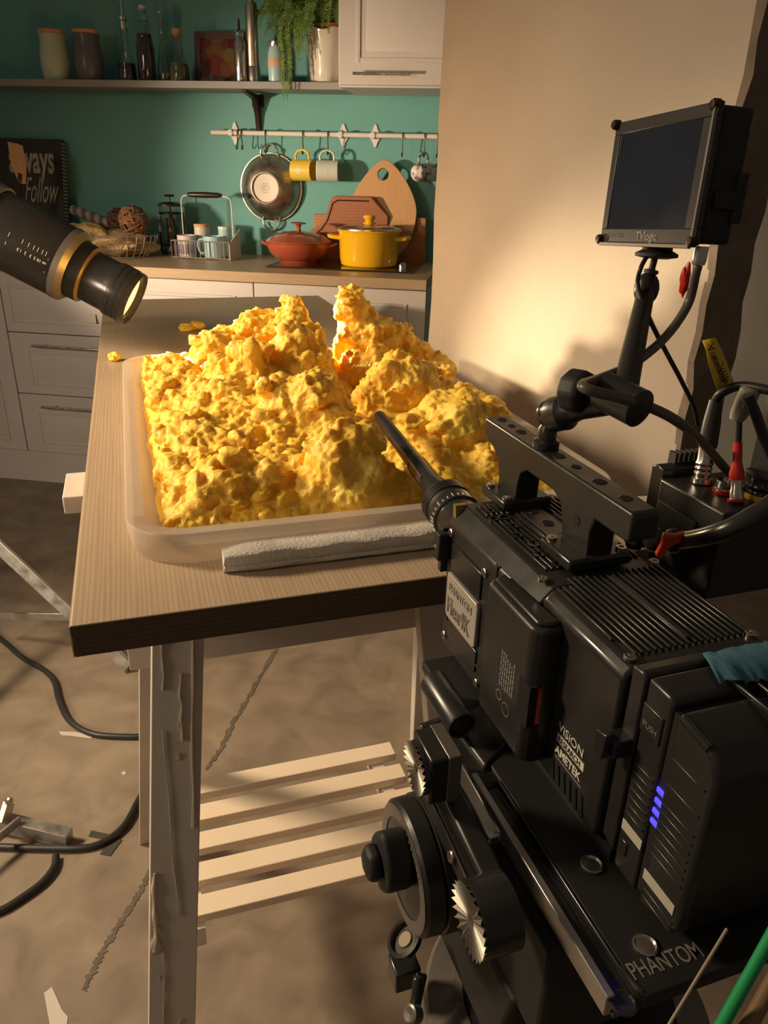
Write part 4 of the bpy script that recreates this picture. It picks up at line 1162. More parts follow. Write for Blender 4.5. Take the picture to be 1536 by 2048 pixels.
def surf(u, v):
    best = zb + float(hgt(np.array([u]), np.array([v]))[0]); nrm = None
    for (a, b, z, ra, rb, rc) in BLOBS:
        q = ((u - a) / ra) ** 2 + ((v - b) / rb) ** 2
        if q < 0.96:
            zz_ = z + rc * sqrt(1 - q)
            if zz_ > best: best = zz_; nrm = Vector(((u - a) / ra ** 2, (v - b) / rb ** 2, (zz_ - z) / rc ** 2)).normalized()
    return best, nrm


rng = random.Random(11)
cnt = 0
while cnt < 1500:
    u = rng.uniform(0.105, 0.66); v = rng.uniform(0.175, 0.95)
    z0_, nrm = surf(u, v)
    if z0_ < zb + 0.007: continue
    if nrm is None: nrm = Vector((0, 0, 1))
    crumb = u < 0.30 or v > 0.70
    if not crumb and rng.random() < 0.45: continue
    r = rng.uniform(0.004, 0.011) if rng.random() < 0.75 else rng.uniform(0.010, 0.019)
    p = Vector((u, v, z0_)) + nrm * r * rng.uniform(-0.6, (0.35 if crumb else 0.0))
    p.x += rng.uniform(-0.004, 0.004)
    if p.z - r < zb: p.z = zb + r * 0.8
    if p.z + r > float(lens_cap(np.array([u]), np.array([v]), 0.003)[0]): continue
    g.ico(p, r, 2, (rng.uniform(0.8, 1.4), rng.uniform(0.8, 1.4), rng.uniform(0.6, 1.1)), 0.7, rng.uniform(0, 90)); cnt += 1
# crumbs heaped against the foot of the mound
for k in range(260):
    side = rng.random()
    if side < 0.5: u, v = rng.uniform(0.105, 0.44), rng.uniform(0.168, 0.195)
    elif side < 0.85: u, v = rng.uniform(0.100, 0.125), rng.uniform(0.17, 0.9)
    else: u, v = rng.uniform(0.42, 0.62), rng.uniform(0.20, 0.26)
    r = rng.uniform(0.003, 0.009)
    if zb + 2 * r > float(lens_cap(np.array([u]), np.array([v]), 0.003)[0]): continue
    g.ico((u, v, zb + r * rng.uniform(0.6, 1.6)), r, 2, (1.1, 1, 0.9), 0.6, rng.uniform(0, 90))
me = bpy.data.meshes.new('mash'); me.from_pydata([tuple(p) for p in g.v], [], g.f)
tmp = bpy.data.objects.new('tmp', me); C.objects.link(tmp)
md = tmp.modifiers.new('r', 'REMESH'); md.mode = 'VOXEL'; md.voxel_size = 0.0031
dg = bpy.context.evaluated_depsgraph_get(); dg.update()
me2 = bpy.data.meshes.new_from_object(tmp.evaluated_get(dg)); bpy.data.objects.remove(tmp)
nV = len(me2.vertices); co = np.empty(nV * 3, 'f'); no = np.empty(nV * 3, 'f')
me2.vertices.foreach_get('co', co); me2.vertices.foreach_get('normal', no); co = co.reshape(-1, 3); no = no.reshape(-1, 3)
dsp = np.empty(nV, 'f')
for i in range(nV):
    p = Vector(co[i]); w1 = p + noise.noise_vector(p * 30) * 0.008
    rd = noise.noise(w1 * 62)
    dsp[i] = 0.0085 * noise.noise(p * 26) + 0.0048 * (0.34 - abs(rd) * 1.5) + 0.0030 * (0.3 - abs(noise.noise(w1 * 150)) * 1.3) + 0.0012 * noise.noise(p * 330)
amp = np.clip((co[:, 2] - zb) / 0.008, 0, 1)
co = co + no * (dsp * amp)[:, None]
co[:, 2] = np.maximum(co[:, 2], zb)
me2.vertices.foreach_set('co', co.reshape(-1)); me2.update()
me2.polygons.foreach_set('use_smooth', [True] * len(me2.polygons)); me2.materials.clear(); me2.materials.append(M_food); me2.name = 'mashed_mound'
o = bpy.data.objects.new('mashed_mound', me2); C.objects.link(o); o.location = T(0, 0, 0); o.rotation_euler = (0, 0, AT); o['kind'] = 'stuff'
tag(o, 'huge lumpy mound of yellow mashed potato heaped in the plastic tray', 'mashed potato')


def crumb(u, v, z, r, label, sc=(1, 1, 0.8), sd=1.0):
    g = G(); rg = random.Random(sd)
    g.ico((0, 0, r * sc[2] * 0.9), r, 3, sc, 0.5, sd)
    for k in range(4): g.ico((rg.uniform(-.6, .6) * r * sc[0], rg.uniform(-.6, .6) * r * sc[1], r * sc[2] * rg.uniform(.5, 1.1)), r * 0.5, 2, (1, 1, 1), 0.5, sd + k)
    o = tag(g.build('mash_crumb', M_food), label, 'crumb', 'yellow crumbs around the mound'); o.location = T(u, v, z); o.rotation_euler = (0, 0, AT); return o


q = onz(229, 722, TT) - T0; crumb(q.dot(UT), q.dot(VT), TT + 0.0003, 0.0135, 'yellow lump alone on the bare left side of the table', sd=2)
for x, y, r, sc, lb in ((372, 662, 0.017, (1.2, 1, 0.6), 'yellow crumb behind the mound, left one of a pair'), (394, 659, 0.017, (1.3, 1, 0.7), 'yellow crumb behind the mound, right one of a pair')):
    q = onz(x, y, TT) - T0; crumb(q.dot(UT), q.dot(VT), TT + 0.0003, r, lb, sc, sd=x)
for x, y, r, lb in ((742, 1028, 0.0045, 'small crumb on the front tray rim'), (706, 1022, 0.003, 'tiny crumb left of the rim crumb'), (772, 1014, 0.004, 'small crumb right of the rim crumb'), (790, 990, 0.007, 'crumb lump in the tray below the lens barrel')):
    q = onz(x, y, TT + 0.005) - T0; crumb(q.dot(UT), max(0.145, q.dot(VT)), TT + 0.0052, r, lb, sd=x)

# ================================================================== PROJECTOR LIGHT (left foreground)
t = thing('projector_light', 'large black projector lens pointing down at the mound from the left', 'light')


def lens(profile, name, m, parent, n=64, **kw):
    # profile: (radius, distance back from the tip)
    return part(name, m, parent, lambda g: g.lathe([(r, d) for r, d in profile], n, LENS_T, -LENS_A, **({'caps': False})), **kw)


bd = lens([(0.053, 0.012), (0.0545, -0.002), (0.060, -0.003), (0.061, 0.0), (0.061, 0.050), (0.0585, 0.054), (0.0575, 0.108), (0.0, 0.108)], 'front_barrel', M_black2, t)
rg = G()
for k in range(90):
    a = 2 * pi * k / 90
    R = frame(-LENS_A)
    for q in range(3):
        rg.bar(LENS_T + R @ Vector((0.0613 * cos(a), 0.0613 * sin(a), 0.012 + q * 0.013)), LENS_T + R @ Vector((0.0613 * cos(a), 0.0613 * sin(a), 0.022 + q * 0.013)), 0.0018, 0.0018, up=R @ Vector((cos(a), sin(a), 0)))
rg.build('grip_ring', M_blackm, bd)
lens([(0.0, 0.028), (0.03, 0.022), (0.052, 0.012)], 'front_glass', M_lensglow, t)
lens([(0.0580, 0.104), (0.0595, 0.104), (0.0600, 0.107), (0.0650, 0.109), (0.0655, 0.1105)], 'thin_ring', M_gold, t)
lens([(0.063, 0.108), (0.0655, 0.110), (0.0665, 0.142), (0.0, 0.142)], 'middle_barrel', M_black, t)
lens([(0.066, 0.138), (0.070, 0.137), (0.080, 0.146), (0.0825, 0.149), (0.083, 0.163), (0.078, 0.165)], 'grey_ring', M_greyring, t)
lens([(0.080, 0.161), (0.0815, 0.165), (0.0815, 0.335), (0.078, 0.338), (0.0, 0.338)], 'scale_barrel', M_black2, t)
lens([(0.083, 0.322), (0.088, 0.325), (0.089, 0.345), (0.084, 0.350), (0.0, 0.352)], 'rear_ring', M_greyring, t)
lens([(0.082, 0.345), (0.090, 0.36), (0.094, 0.62), (0.07, 0.66), (0.0, 0.66)], 'lamp_body', M_blackm, t)
# engraved distance scale on the barrel, facing the camera
Rl = frame(-LENS_A)
bx = -LENS_A
toc = (Vector((0, 0, CAMZ)) - (LENS_T + bx * 0.3)); toc = (toc - bx * toc.dot(bx)).normalized(); sd_ = bx.cross(toc).normalized()
if sd_.z < 0: sd_ = -sd_
rB = 0.0820


def onb(dist, ang_): # ang 0 = facing camera, positive = up
    return LENS_T + bx * dist + (toc * cos(ang_) + sd_ * sin(ang_)) * rB


def btext(s, size, dist, ang_):
    p = onb(dist, ang_); nrm = (toc * cos(ang_) + sd_ * sin(ang_)); up_ = nrm.cross(LENS_A)
    # text reads upside down, as engraved for the operator on the other side
    xd = -LENS_A; yd = nrm.cross(xd)
    text('scale_marking', s, size, p + nrm * 0.0004, xd, yd, M_ink, t, ext=0.0002, align='CENTER')


btext('METRIC', 0.0095, 0.298, radians(-2))
for s, dd in (('1', 0.262), ('1.5', 0.232), ('2', 0.2185), ('3', 0.207), ('5', 0.198), ('10', 0.188), ('\u221e', 0.177)):
    btext(s, 0.0095, dd, radians(-13))
g = G()
for dd in (0.262, 0.232, 0.2185, 0.207, 0.198, 0.188, 0.180): g.bar(onb(dd, radians(2)), onb(dd, radians(-5)), 0.0009, 0.0008, up=toc)
g.bar(onb(0.172, radians(-6)), onb(0.172, radians(-30)), 0.0006, 0.0006, up=toc)
g.build('scale_ticks', M_ink, t)
# latch and bail on top of the rear ring
up0 = (Vector((0, 0, 1)) - bx * bx.z).normalized()
pc = LENS_T + bx * 0.355 + up0 * 0.088 + toc * 0.02
part('latch', M_gold, t, lambda g: g.bar(pc, pc + up0 * 0.032 + bx * 0.004, 0.028, 0.006, up=bx))
part('latch_wire', M_steel, t, lambda g: g.tube([pc + up0 * 0.03 - toc * 0.01, pc + up0 * 0.036 + bx * 0.02, pc + up0 * 0.006 + bx * 0.03, pc + up0 * 0.012 + bx * 0.06], 0.0018, 6, smooth=False))
# yoke and stand out of frame carry it
yb = LENS_T + bx * 0.60
st = thing('light_stand', 'steel stand with flat aluminium legs beside the left table edge', 'light stand')
base = Vector((-1.62, 2.02, 0))
yb2 = Vector((yb.x, yb.y, yb.z))
part('column', M_alu, st, lambda g: (g.cyl((yb.x, yb.y + 0.14, 0.30), (yb.x, yb.y + 0.14, yb.z), 0.017), g.cyl((yb.x, yb.y + 0.14, yb.z), (yb.x, yb.y + 0.08, yb.z), 0.012)))
cx_, cy_ = yb.x, yb.y + 0.14
foot = onz(258, 1338, 0.012)
far_ = onpl(-40, 1050, (cx_ - 0.2, cy_ + 0.3, 0), Vector((0, 1, 0)))
part('leg', M_alu, st, lambda g: g.bar((cx_, cy_, 0.34), (foot.x, foot.y, 0.018), 0.014, 0.034, up=(0.2, 0.3, 1)), bevel=0.001)
part('leg', M_alu, st, lambda g: g.bar((cx_, cy_, 0.34), (cx_ - 0.55, cy_ + 0.35, 0.018), 0.014, 0.034), bevel=0.001)
part('leg', M_alu, st, lambda g: g.bar((cx_, cy_, 0.34), (cx_ + 0.02, cy_ - 0.62, 0.018), 0.014, 0.034), bevel=0.001)
m0 = Vector((cx_, cy_, 0.34)).lerp(Vector((foot.x, foot.y, 0.018)), 0.62)
part('brace', M_alu, st, lambda g: g.bar((cx_ - 0.02, cy_ - 0.04, 0.10), m0, 0.006, 0.022), bevel=0.0008)
part('bolt', M_screw, st, lambda g: g.lathe([(0.009, 0), (0.009, 0.006), (0.005, 0.009)], 12, m0 + Vector((0, -0.008, 0)), (0, -1, 0.2)))
part('collar', M_blackm, st, lambda g: g.cyl((cx_, cy_, 0.28), (cx_, cy_, 0.38), 0.026))

# second metal foot, lower left
A_ = onz(-160, 1595, 0.06); B_ = onz(138, 1668, 0.03)
t = thing('metal_stand', 'square aluminium tube foot on the floor at the lower left', 'stand')
part('leg', M_alu, t, lambda g: g.bar((A_.x, A_.y, 0.05), (B_.x, B_.y, 0.0175), 0.026, 0.034), bevel=0.0015)
part('bracket', M_alu, t, lambda g: (g.bar(onz(5, 1648, 0.05), onz(18, 1605, 0.075), 0.012, 0.03), g.bar(onz(40, 1640, 0.05), onz(-60, 1722, 0.05), 0.006, 0.02)), bevel=0.001)
part('bolt', M_screw, t, lambda g: g.lathe([(0.008, 0), (0.008, 0.006), (0.004, 0.009)], 12, onz(20, 1602, 0.085), (0, -1, 0.6)))


# cables on the floor
def fcable(label, pxs, r=0.0075, m=M_rubber):
    pts = [onz(x, y, r) for x, y in pxs]
    for p in pts: p.z = r + 0.0003
    g = G(); g.tube(pts, r, 12, per=8)
    return tag(g.build('floor_cable', m), label, 'cable', 'black cables on the floor')


fcable('black cable curving across the floor below the light stand leg', [(-80, 1215), (0, 1277), (45, 1315), (85, 1338), (108, 1362), (118, 1400), (138, 1440), (180, 1466), (235, 1473), (300, 1471), (345, 1450)])
fcable('black cable running to the trestle leg past the dark tape', [(-120, 1690), (0, 1694), (90, 1697), (170, 1696), (215, 1680), (250, 1650), (275, 1605), (300, 1560), (330, 1500)])
fcable('black cable bending towards the lower left corner', [(112, 1712), (108, 1735), (85, 1765), (45, 1795), (0, 1822), (-80, 1850)])


def flat(name, label, cat, pxs, m, z=0.0006):
    g = G(); pts = [onz(x, y, z) for x, y in pxs]; n = len(pts)
    g.add([(p.x, p.y, z + 0.0004) for p in pts] + [(p.x, p.y, 0.0002) for p in pts], [tuple(range(n)), tuple(reversed(range(n, 2 * n)))] + [(i, (i + 1) % n, n + (i + 1) % n, n + i) for i in range(n)])
    return tag(g.build(name, m, smooth=False), label, cat)


o = flat('floor_tape', 'dark tape strip slanting on the floor, upper part of a T', 'tape', [(183, 1661), (244, 1674), (236, 1685), (177, 1673)], M_darktape)
o = flat('floor_tape', 'dark tape strip on the floor, lower part of a T', 'tape', [(222, 1676), (244, 1680), (220, 1712), (200, 1708)], M_darktape, 0.0014)
flat('paper_scrap', 'long pale torn paper strip on the floor at the lower left', 'paper', [(88, 1986), (104, 1974), (124, 2020), (136, 2034), (134, 2048), (100, 2052)], M_paper)
flat('paper_scrap', 'small pale torn scrap on the floor by the curving cable', 'paper', [(118, 1463), (150, 1464), (188, 1471), (182, 1477), (145, 1472), (122, 1470)], M_paper)
flat('paper_scrap', 'round pale fleck on the floor left of the trestle', 'paper', [(242, 1546), (248, 1542), (253, 1546), (248, 1551)], M_paper)

# ================================================================== HIGH SPEED CAMERA
pk = dict(loc=P(0, 0, 0), rotz=AP)
t = thing('film_camera', 'black boxy high speed camera with finned top on a tripod head', 'camera', **pk)
BW = 0.131


def chamf(u0, u1, v0, v1, w0, w1, c):
    # box whose two long top edges are chamfered, given as a prism along u
    return [(v0, w0), (v1, w0), (v1, w1 - c), (v1 - c, w1), (v0 + c, w1), (v0, w1 - c)]


part('front_body', M_black, t, lambda g: g.prism(chamf(0, 0, 0, BW, -0.158, 0.0, 0.016), 0.0, 0.176, 'x'), bevel=0.0025)
part('rear_body', M_black2, t, lambda g: g.prism(chamf(0, 0, 0.004, BW - 0.004, -0.152, 0.0, 0.008), 0.178, 0.287, 'x'), bevel=0.003)
# fins and grooves on top
def fins_front(g):
    for i in range(17):
        v = 0.022 + i * 0.0055
        if 0.050 < v < 0.083: continue
        if v < 0.05: g.box(0.05, 0.150, v, v + 0.0022, 0, 0.0022)
        else: g.box(0.012, 0.150, v, v + 0.0022, 0, 0.0022)
    for i in range(5):
        v = 0.022 + i * 0.0055; g.box(0.012, 0.038, v, v + 0.0022, 0, 0.0022)
    for i in range(6):
        v = 0.052 + i * 0.0055; g.box(0.034, 0.10, v, v + 0.0022, 0, 0.0022) if i in (0, 5) else None


part('front_fins', M_black2, t, fins_front, bevel=0.0005)


def fins_rear(g):
    for i in range(19):
        v = 0.014 + i * 0.0056
        g.box(0.168 + (0.012 if i < 3 else 0), 0.276 - (0.02 if i < 1 else 0), v, v + 0.0021, 0, 0.0026)


part('rear_fins', M_black2, t, fins_rear, bevel=0.0006)
part('centre_strip', M_black, t, lambda g: g.box(0.03, 0.112, 0.056, 0.080, 0, 0.0035), bevel=0.0008)
part('centre_strip', M_black, t, lambda g: g.box(0.175, 0.27, 0.066, 0.0715, 0, 0.003), bevel=0.0008)


def holes(g):
    for (u, v, r) in ((0.028, 0.030, 0.0032), (0.028, 0.042, 0.0032), (0.046, 0.025, 0.0032), (0.046, 0.036, 0.0045), (0.066, 0.036, 0.0035), (0.085, 0.030, 0.0035), (0.104, 0.036, 0.0045), (0.124, 0.030, 0.0035), (0.124, 0.042, 0.0035), (0.144, 0.036, 0.0035)):
        g.lathe([(r, 0.0024), (r + 0.0014, 0.0026), (r + 0.0014, 0.0), (r, 0.0)], 20, (u, v, 0), caps=False)
    for (u, v, r) in ((0.045, 0.068, 0.0035), (0.072, 0.068, 0.005), (0.10, 0.068, 0.0035)):
        g.lathe([(r, 0.0036), (r + 0.0012, 0.0040), (r + 0.0012, 0.0), (r, 0.0)], 20, (u, v, 0), caps=False)


rimp = part('mount_hole_rims', M_black2, t, holes)


for (u, v, r, w_) in ((0.028, 0.030, 0.0032, 0.0008), (0.028, 0.042, 0.0032, 0.0008), (0.046, 0.025, 0.0032, 0.0008), (0.046, 0.036, 0.0045, 0.0008), (0.066, 0.036, 0.0035, 0.0008), (0.085, 0.030, 0.0035, 0.0008), (0.104, 0.036, 0.0045, 0.0008), (0.124, 0.030, 0.0035, 0.0008), (0.124, 0.042, 0.0035, 0.0008), (0.144, 0.036, 0.0035, 0.0008), (0.045, 0.068, 0.0035, 0.0038), (0.072, 0.068, 0.005, 0.0038), (0.10, 0.068, 0.0035, 0.0038)):
    part('mount_hole', M_hole_shade, t, lambda g: g.lathe([(r, w_), (r, w_ + 0.0001)], 20, (u, v, 0)))


def capscrew(g, p, ax, r=0.0042):
    g.lathe([(r, 0), (r, 0.0022), (r * 0.85, 0.0028), (r * 0.5, 0.0028), (r * 0.45, 0.0012), (0, 0.0012)], 18, p, ax)


for p, ax in (((0.010, 0, -0.0256), (0, -1, 0)), ((0.087, 0, -0.0304), (0, -1, 0)), ((0.009, 0, -0.145), (0, -1, 0)), ((0.0893, 0, -0.150), (0, -1, 0)),
              ((0.163, 0.0115, 0.0002), (0, 0, 1)), ((0.278, 0.014, 0.0002), (0, 0, 1)), ((0.278, 0.117, 0.0002), (0, 0, 1)), ((0.163, 0.119, 0.0002), (0, 0, 1))):
    part('screw', M_screw, t, lambda g: capscrew(g, p, ax, 0.0046))
# side recess frame and badge
part('side_frame', M_black2, t, lambda g: g.box(0.016, 0.082, -0.0022, 0, -0.063, -0.034), bevel=0.001)
part('side_frame', M_black2, t, lambda g: g.box(0.016, 0.084, -0.0018, 0, -0.142, -0.118), bevel=0.001)
bg = part('name_badge', M_badge, t, lambda g: g.prism([(0.016, -0.066), (0.081, -0.066), (0.084, -0.070), (0.084, -0.112), (0.080, -0.116), (0.017, -0.116), (0.014, -0.112), (0.014, -0.069)], -0.0045, 0, 'y'), bevel=0.001)
text('badge_lettering', 'PHANTOM', 0.0125, (0.021, -0.0046, -0.083), (1, 0, 0), (0, 0, 1), M_ink2, bg, ext=0.0006, sx=0.88)
text('badge_lettering', 'Flex4K', 0.026, (0.019, -0.0046, -0.108), (1, 0, 0), (0, 0, 1), M_alu, bg, ext=0.0009, sx=0.72, bold=0.0003)
part('side_seam', M_black2, t, lambda g: (g.tube([(0.004, -0.0008, -0.120), (0.03, -0.0008, -0.132), (0.07, -0.0008, -0.134), (0.108, -0.0008, -0.130)], 0.0013, 6), g.box(0.106, 0.109, -0.001, 0, -0.150, -0.012)))
# side i/o module
mod = part('side_module', M_black, t, lambda g: g.prism([(0.122, -0.0), (0.122, -0.010), (0.130, -0.019), (0.205, -0.019), (0.213, -0.011), (0.213, 0.006)], -0.142, -0.014, 'z'), bevel=0.004, seg=3)
part('module_top', M_black2, mod, lambda g: g.prism([(0.125, -0.002), (0.132, -0.014), (0.203, -0.014), (0.208, -0.008), (0.208, 0.004)], -0.015, -0.0105, 'z'), bevel=0.002)
part('red_latch', M_red, mod, lambda g: g.box(0.2125, 0.2140, -0.012, -0.009, -0.100, -0.066))
part('latch_recess', M_hole_shade, mod, lambda g: g.box(0.196, 0.2132, -0.0195, -0.0125, -0.103, -0.064))
def spec(g):
    rs = random.Random(3)
    for k in range(7):
        z = -0.058 - rs.uniform(0, 0.008)
        while z > -0.094:
            l_ = rs.uniform(0.002, 0.006); g.box(0.1635 + k * 0.0036, 0.1652 + k * 0.0036, -0.0192, -0.0188, max(z - l_, -0.095), z); z -= l_ + 0.0014


part('fine_print', M_ink2, mod, spec)
part('approval_mark', M_ink2, mod, lambda g: (g.lathe([(0.005, 0), (0.005, 0.0003), (0.0042, 0.0003), (0.0042, 0)], 24, (0.166, -0.0192, -0.104), (0, -1, 0), caps=False), g.lathe([(0.0062, 0), (0.0062, 0.0003), (0.0056, 0.0003), (0.0056, 0)], 24, (0.179, -0.0192, -0.110), (0, -1, 0), caps=False)))
# maker marks and vents low on the rear body
text('maker_lettering', 'ViSiON', 0.0115, (0.224, 0.0036, -0.1), (1, 0, 0), (0, 0, 1), M_ink, t, ext=0.0002)
part('maker_bar', M_ink, t, lambda g: g.box(0.224, 0.262, 0.0036, 0.004, -0.111, -0.1035))
text('maker_lettering', 'RESEARCH', 0.0075, (0.2255, 0.0034, -0.1098), (1, 0, 0), (0, 0, 1), M_blackm, t, ext=0.0002, sx=0.9)
text('maker_lettering', 'AMETEK', 0.0105, (0.224, 0.0036, -0.122), (1, 0, 0), (0, 0, 1), M_ink, t, ext=0.0002, bold=0.0003, sx=0.92)
part('maker_underline', M_ink2, t, lambda g: g.box(0.224, 0.262, 0.0037, 0.004, -0.1265, -0.1255))
part('vent_slots', M_hole_shade, t, lambda g: [g.bar((0.222 + k * 0.0085, 0.0035, -0.131), (0.226 + k * 0.0085, 0.0035, -0.149), 0.0036, 0.001, up=(0, 1, 0)) for k in range(6)])
# front: lens and mount
part('lens_mount', M_black2, t, lambda g: (g.lathe([(0.040, 0), (0.040, 0.008), (0.034, 0.012), (0.034, 0.016)], 40, (0, 0.066, -0.075), (-1, 0, 0)), g.box(-0.008, 0, -0.006, 0.05, -0.075, -0.025)), bevel=0.001)
part('power_connector', M_blackm, t, lambda g: g.box(-0.004, 0.008, -0.013, 0.0, -0.058, -0.028), bevel=0.002)
text('connector_lettering', 'PWR', 0.004, (-0.002, -0.0134, -0.045), (1, 0, 0), (0, 0, 1), M_ink, t, ext=0.0001, sx=0.5)
part('yellow_corner', M_gold, t, lambda g: g.prism([(-0.0008, 0.0005), (0.005, 0.0005), (0.008, -0.014), (0.001, -0.016)], 0.004, 0.016, 'y'))

# rear battery mount wedge
part('battery_mount', M_black, t, lambda g: g.prism([(0.289, -0.145), (0.304, -0.150), (0.304, 0.002), (0.300, 0.006), (0.289, 0.004)], 0.008, BW - 0.008, 'y'), bevel=0.002)
part('battery_latch', M_black2, t, lambda g: (g.box(0.2885, 0.303, -0.006, 0.010, -0.062, -0.048), g.prism([(0.286, -0.066), (0.298, -0.064), (0.300, -0.042), (0.288, -0.045)], -0.012, -0.006, 'y')), bevel=0.0012)

# handle: a thing bolted on -> part of the camera
hv0, hv1 = 0.052, 0.083
hpoly = [(-0.047, 0.072), (-0.047, 0.056), (-0.040, 0.050), (-0.024, 0.046), (-0.012, 0.036), (-0.008, 0.020), (-0.008, 0.004), (0.030, 0.004), (0.030, 0.024), (0.034, 0.040), (0.046, 0.047), (0.094, 0.047), (0.108, 0.040), (0.114, 0.024), (0.116, 0.004), (0.156, 0.004), (0.156, 0.034), (0.160, 0.047), (0.203, 0.047), (0.206, 0.050), (0.206, 0.069), (0.203, 0.072)]
hd = part('carry_handle', M_black, t, lambda g: g.prism(hpoly, hv0 + 0.003, hv1 - 0.003, 'y'), bevel=0.004, seg=3)
part('handle_foot', M_black2, hd, lambda g: g.box(-0.016, 0.034, 0.041, 0.094, 0.002, 0.012), bevel=0.0025)
part('handle_foot', M_black2, hd, lambda g: g.box(0.112, 0.162, 0.036, 0.096, 0.002, 0.013), bevel=0.0025)
for p in ((-0.008, 0.047, 0.012), (-0.008, 0.088, 0.012), (0.028, 0.047, 0.012), (0.12, 0.043, 0.013), (0.12, 0.09, 0.013), (0.154, 0.09, 0.013)):
    part('screw', M_screw, hd, lambda g: capscrew(g, p, (0, 0, 1), 0.0048))


for (u, r) in ((-0.034, 0.0048), (-0.013, 0.0035), (0.007, 0.0050), (0.078, 0.0055), (0.106, 0.0040), (0.142, 0.0055), (0.178, 0.0048)):
    part('handle_hole', M_hole_shade, hd, lambda g: g.lathe([(r, 0.0), (r, 0.0003)], 24, (u, 0.0675, 0.0721)))


def hh2(g):
    for (u, r) in ((-0.034, 0.0048), (-0.013, 0.0035), (0.007, 0.0050), (0.078, 0.0055), (0.106, 0.0040), (0.142, 0.0055), (0.178, 0.0048)): g.lathe([(r, 0.0), (r, 0.0006), (r + 0.0008, 0.0003), (r + 0.0008, 0)], 24, (u, 0.0675, 0.0720), caps=False)


part('handle_hole_rims', M_black2, hd, hh2)
part('handle_side_hole', M_hole_shade, hd, lambda g: g.lathe([(0.0045, 0), (0.0045, 0.0004)], 16, (0.136, 0.0548, 0.036), (0, -1, 0)))

# probe lens
t = thing('probe_lens', 'long slim probe lens reaching from the camera into the mound', 'lens', **pk)
la = Vector((-0.1187, 0.052, -0.0565)); lb = Vector((-0.378, 0.052, -0.0235))
ax = (lb - la).normalized(); LL = (lb - la).length


def plens(prof, name, m, n=48): return part(name, m, t, lambda g: g.lathe(prof, n, la, ax, caps=True))


plens([(0.026, -0.105), (0.028, -0.100), (0.029, -0.05), (0.0265, -0.045), (0.0265, -0.03), (0.029, -0.028), (0.029, -0.012), (0.0265, -0.010)], 'rear_barrel', M_black2)
fr_ = plens([(0.0265, -0.012), (0.0275, -0.010), (0.0275, 0.012), (0.025, 0.014)], 'focus_ring', M_blackm)
R = frame(ax)
g = G()
for k in range(60):
    a = 2 * pi * k / 60; g.bar(la + R @ Vector((0.028 * cos(a), 0.028 * sin(a), -0.004)), la + R @ Vector((0.028 * cos(a), 0.028 * sin(a), 0.012)), 0.0017, 0.002, up=R @ Vector((cos(a), sin(a), 0)))
g.build('gear_teeth', M_black2, fr_)
plens([(0.020, 0.012), (0.019, 0.024), (0.0165, 0.027)], 'gold_ring', M_gold)
plens([(0.016, 0.024), (0.0155, 0.045), (0.0135, 0.050), (0.0130, 0.105), (0.0115, 0.110), (0.0105, 0.17), (0.0095, 0.21), (0.0088, LL - 0.004), (0.0078, LL)], 'probe_tube', M_black2)
part('tube_clip', M_steel, t, lambda g: g.bar(la + ax * 0.058 + Vector((0, -0.0125, 0.004)), la + ax * 0.095 + Vector((0, -0.0125, 0.004)), 0.010, 0.002, up=(0, 1, 0)))
part('aperture_scale', M_ink, t, lambda g: [g.lathe([(0.0006, 0), (0.0006, 0.007 if k % 3 == 0 else 0.004)], 6, la + R @ Vector((0.0291 * cos(k * 0.22), 0.0291 * sin(k * 0.22), -0.026)), ax) for k in range(29)])

# battery
t = thing('camera_battery', 'large black ribbed battery with four blue charge lights on the camera back', 'battery', **pk)
b1 = part('inner_shell', M_black, t, lambda g: g.prism([(0.306, -0.158), (0.332, -0.158), (0.332, 0.002), (0.328, 0.006), (0.306, 0.006)], 0.008, BW + 0.01, 'y'), bevel=0.004, seg=3)
b2 = part('outer_shell', M_black, t, lambda g: g.prism([(0.338, -0.160), (0.372, -0.152), (0.378, -0.142), (0.380, -0.02), (0.374, -0.006), (0.366, 0.0), (0.338, 0.004)], 0.006, BW + 0.012, 'y'), bevel=0.005, seg=3)
part('shell_join', M_blackm, t, lambda g: g.box(0.330, 0.340, 0.010, BW + 0.006, -0.154, -0.002))


def ribs(g, u0, u1, ws, v):
    for w_ in ws: g.box(u0, u1, v - 0.0012, v + 0.001, w_, w_ + 0.0016)


for w_ in [-0.062 - 0.0072 * k for k in range(7)]: part('rib', M_black2, b1, lambda g: ribs(g, 0.309, 0.329, [w_], 0.008), bevel=0.0005)
for w_ in [-0.03, -0.05] + [-0.066 - 0.0072 * k for k in range(7)] + [-0.142, -0.149]: part('rib', M_black2, b2, lambda g: ribs(g, 0.342, 0.372, [w_], 0.006), bevel=0.0005)
part('top_ridges', M_black2, t, lambda g: [g.box(0.316, 0.366, v, v + 0.0025, 0.004, 0.0085) for v in (0.055, 0.069, 0.083, 0.097, 0.111)], bevel=0.001)
part('highlight_edge', M_black2, b2, lambda g: g.tube([(0.342, 0.0085, 0.0005), (0.366, 0.0085, -0.003)], 0.0035, 8, smooth=False))
for k in range(4):
    part('charge_light', M_led, t, lambda g: g.box(0.3315, 0.3385, 0.0085, 0.0102, -0.0665 - 0.0088 * k, -0.0625 - 0.0088 * k), bevel=0.0006)
part('pale_label', M_tape, t, lambda g: g.box(0.3085, 0.3305, 0.0072, 0.008, -0.121, -0.112), bevel=0.0015)
part('pale_label', M_tape, t, lambda g: g.box(0.3395, 0.371, 0.0052, 0.006, -0.135, -0.126), bevel=0.0015)
part('button', M_black2, t, lambda g: g.box(0.311, 0.318, 0.0068, 0.009, -0.140, -0.128), bevel=0.001)
part('button', M_black2, t, lambda g: g.box(0.307, 0.327, 0.0066, 0.009, -0.034, -0.012), bevel=0.001)
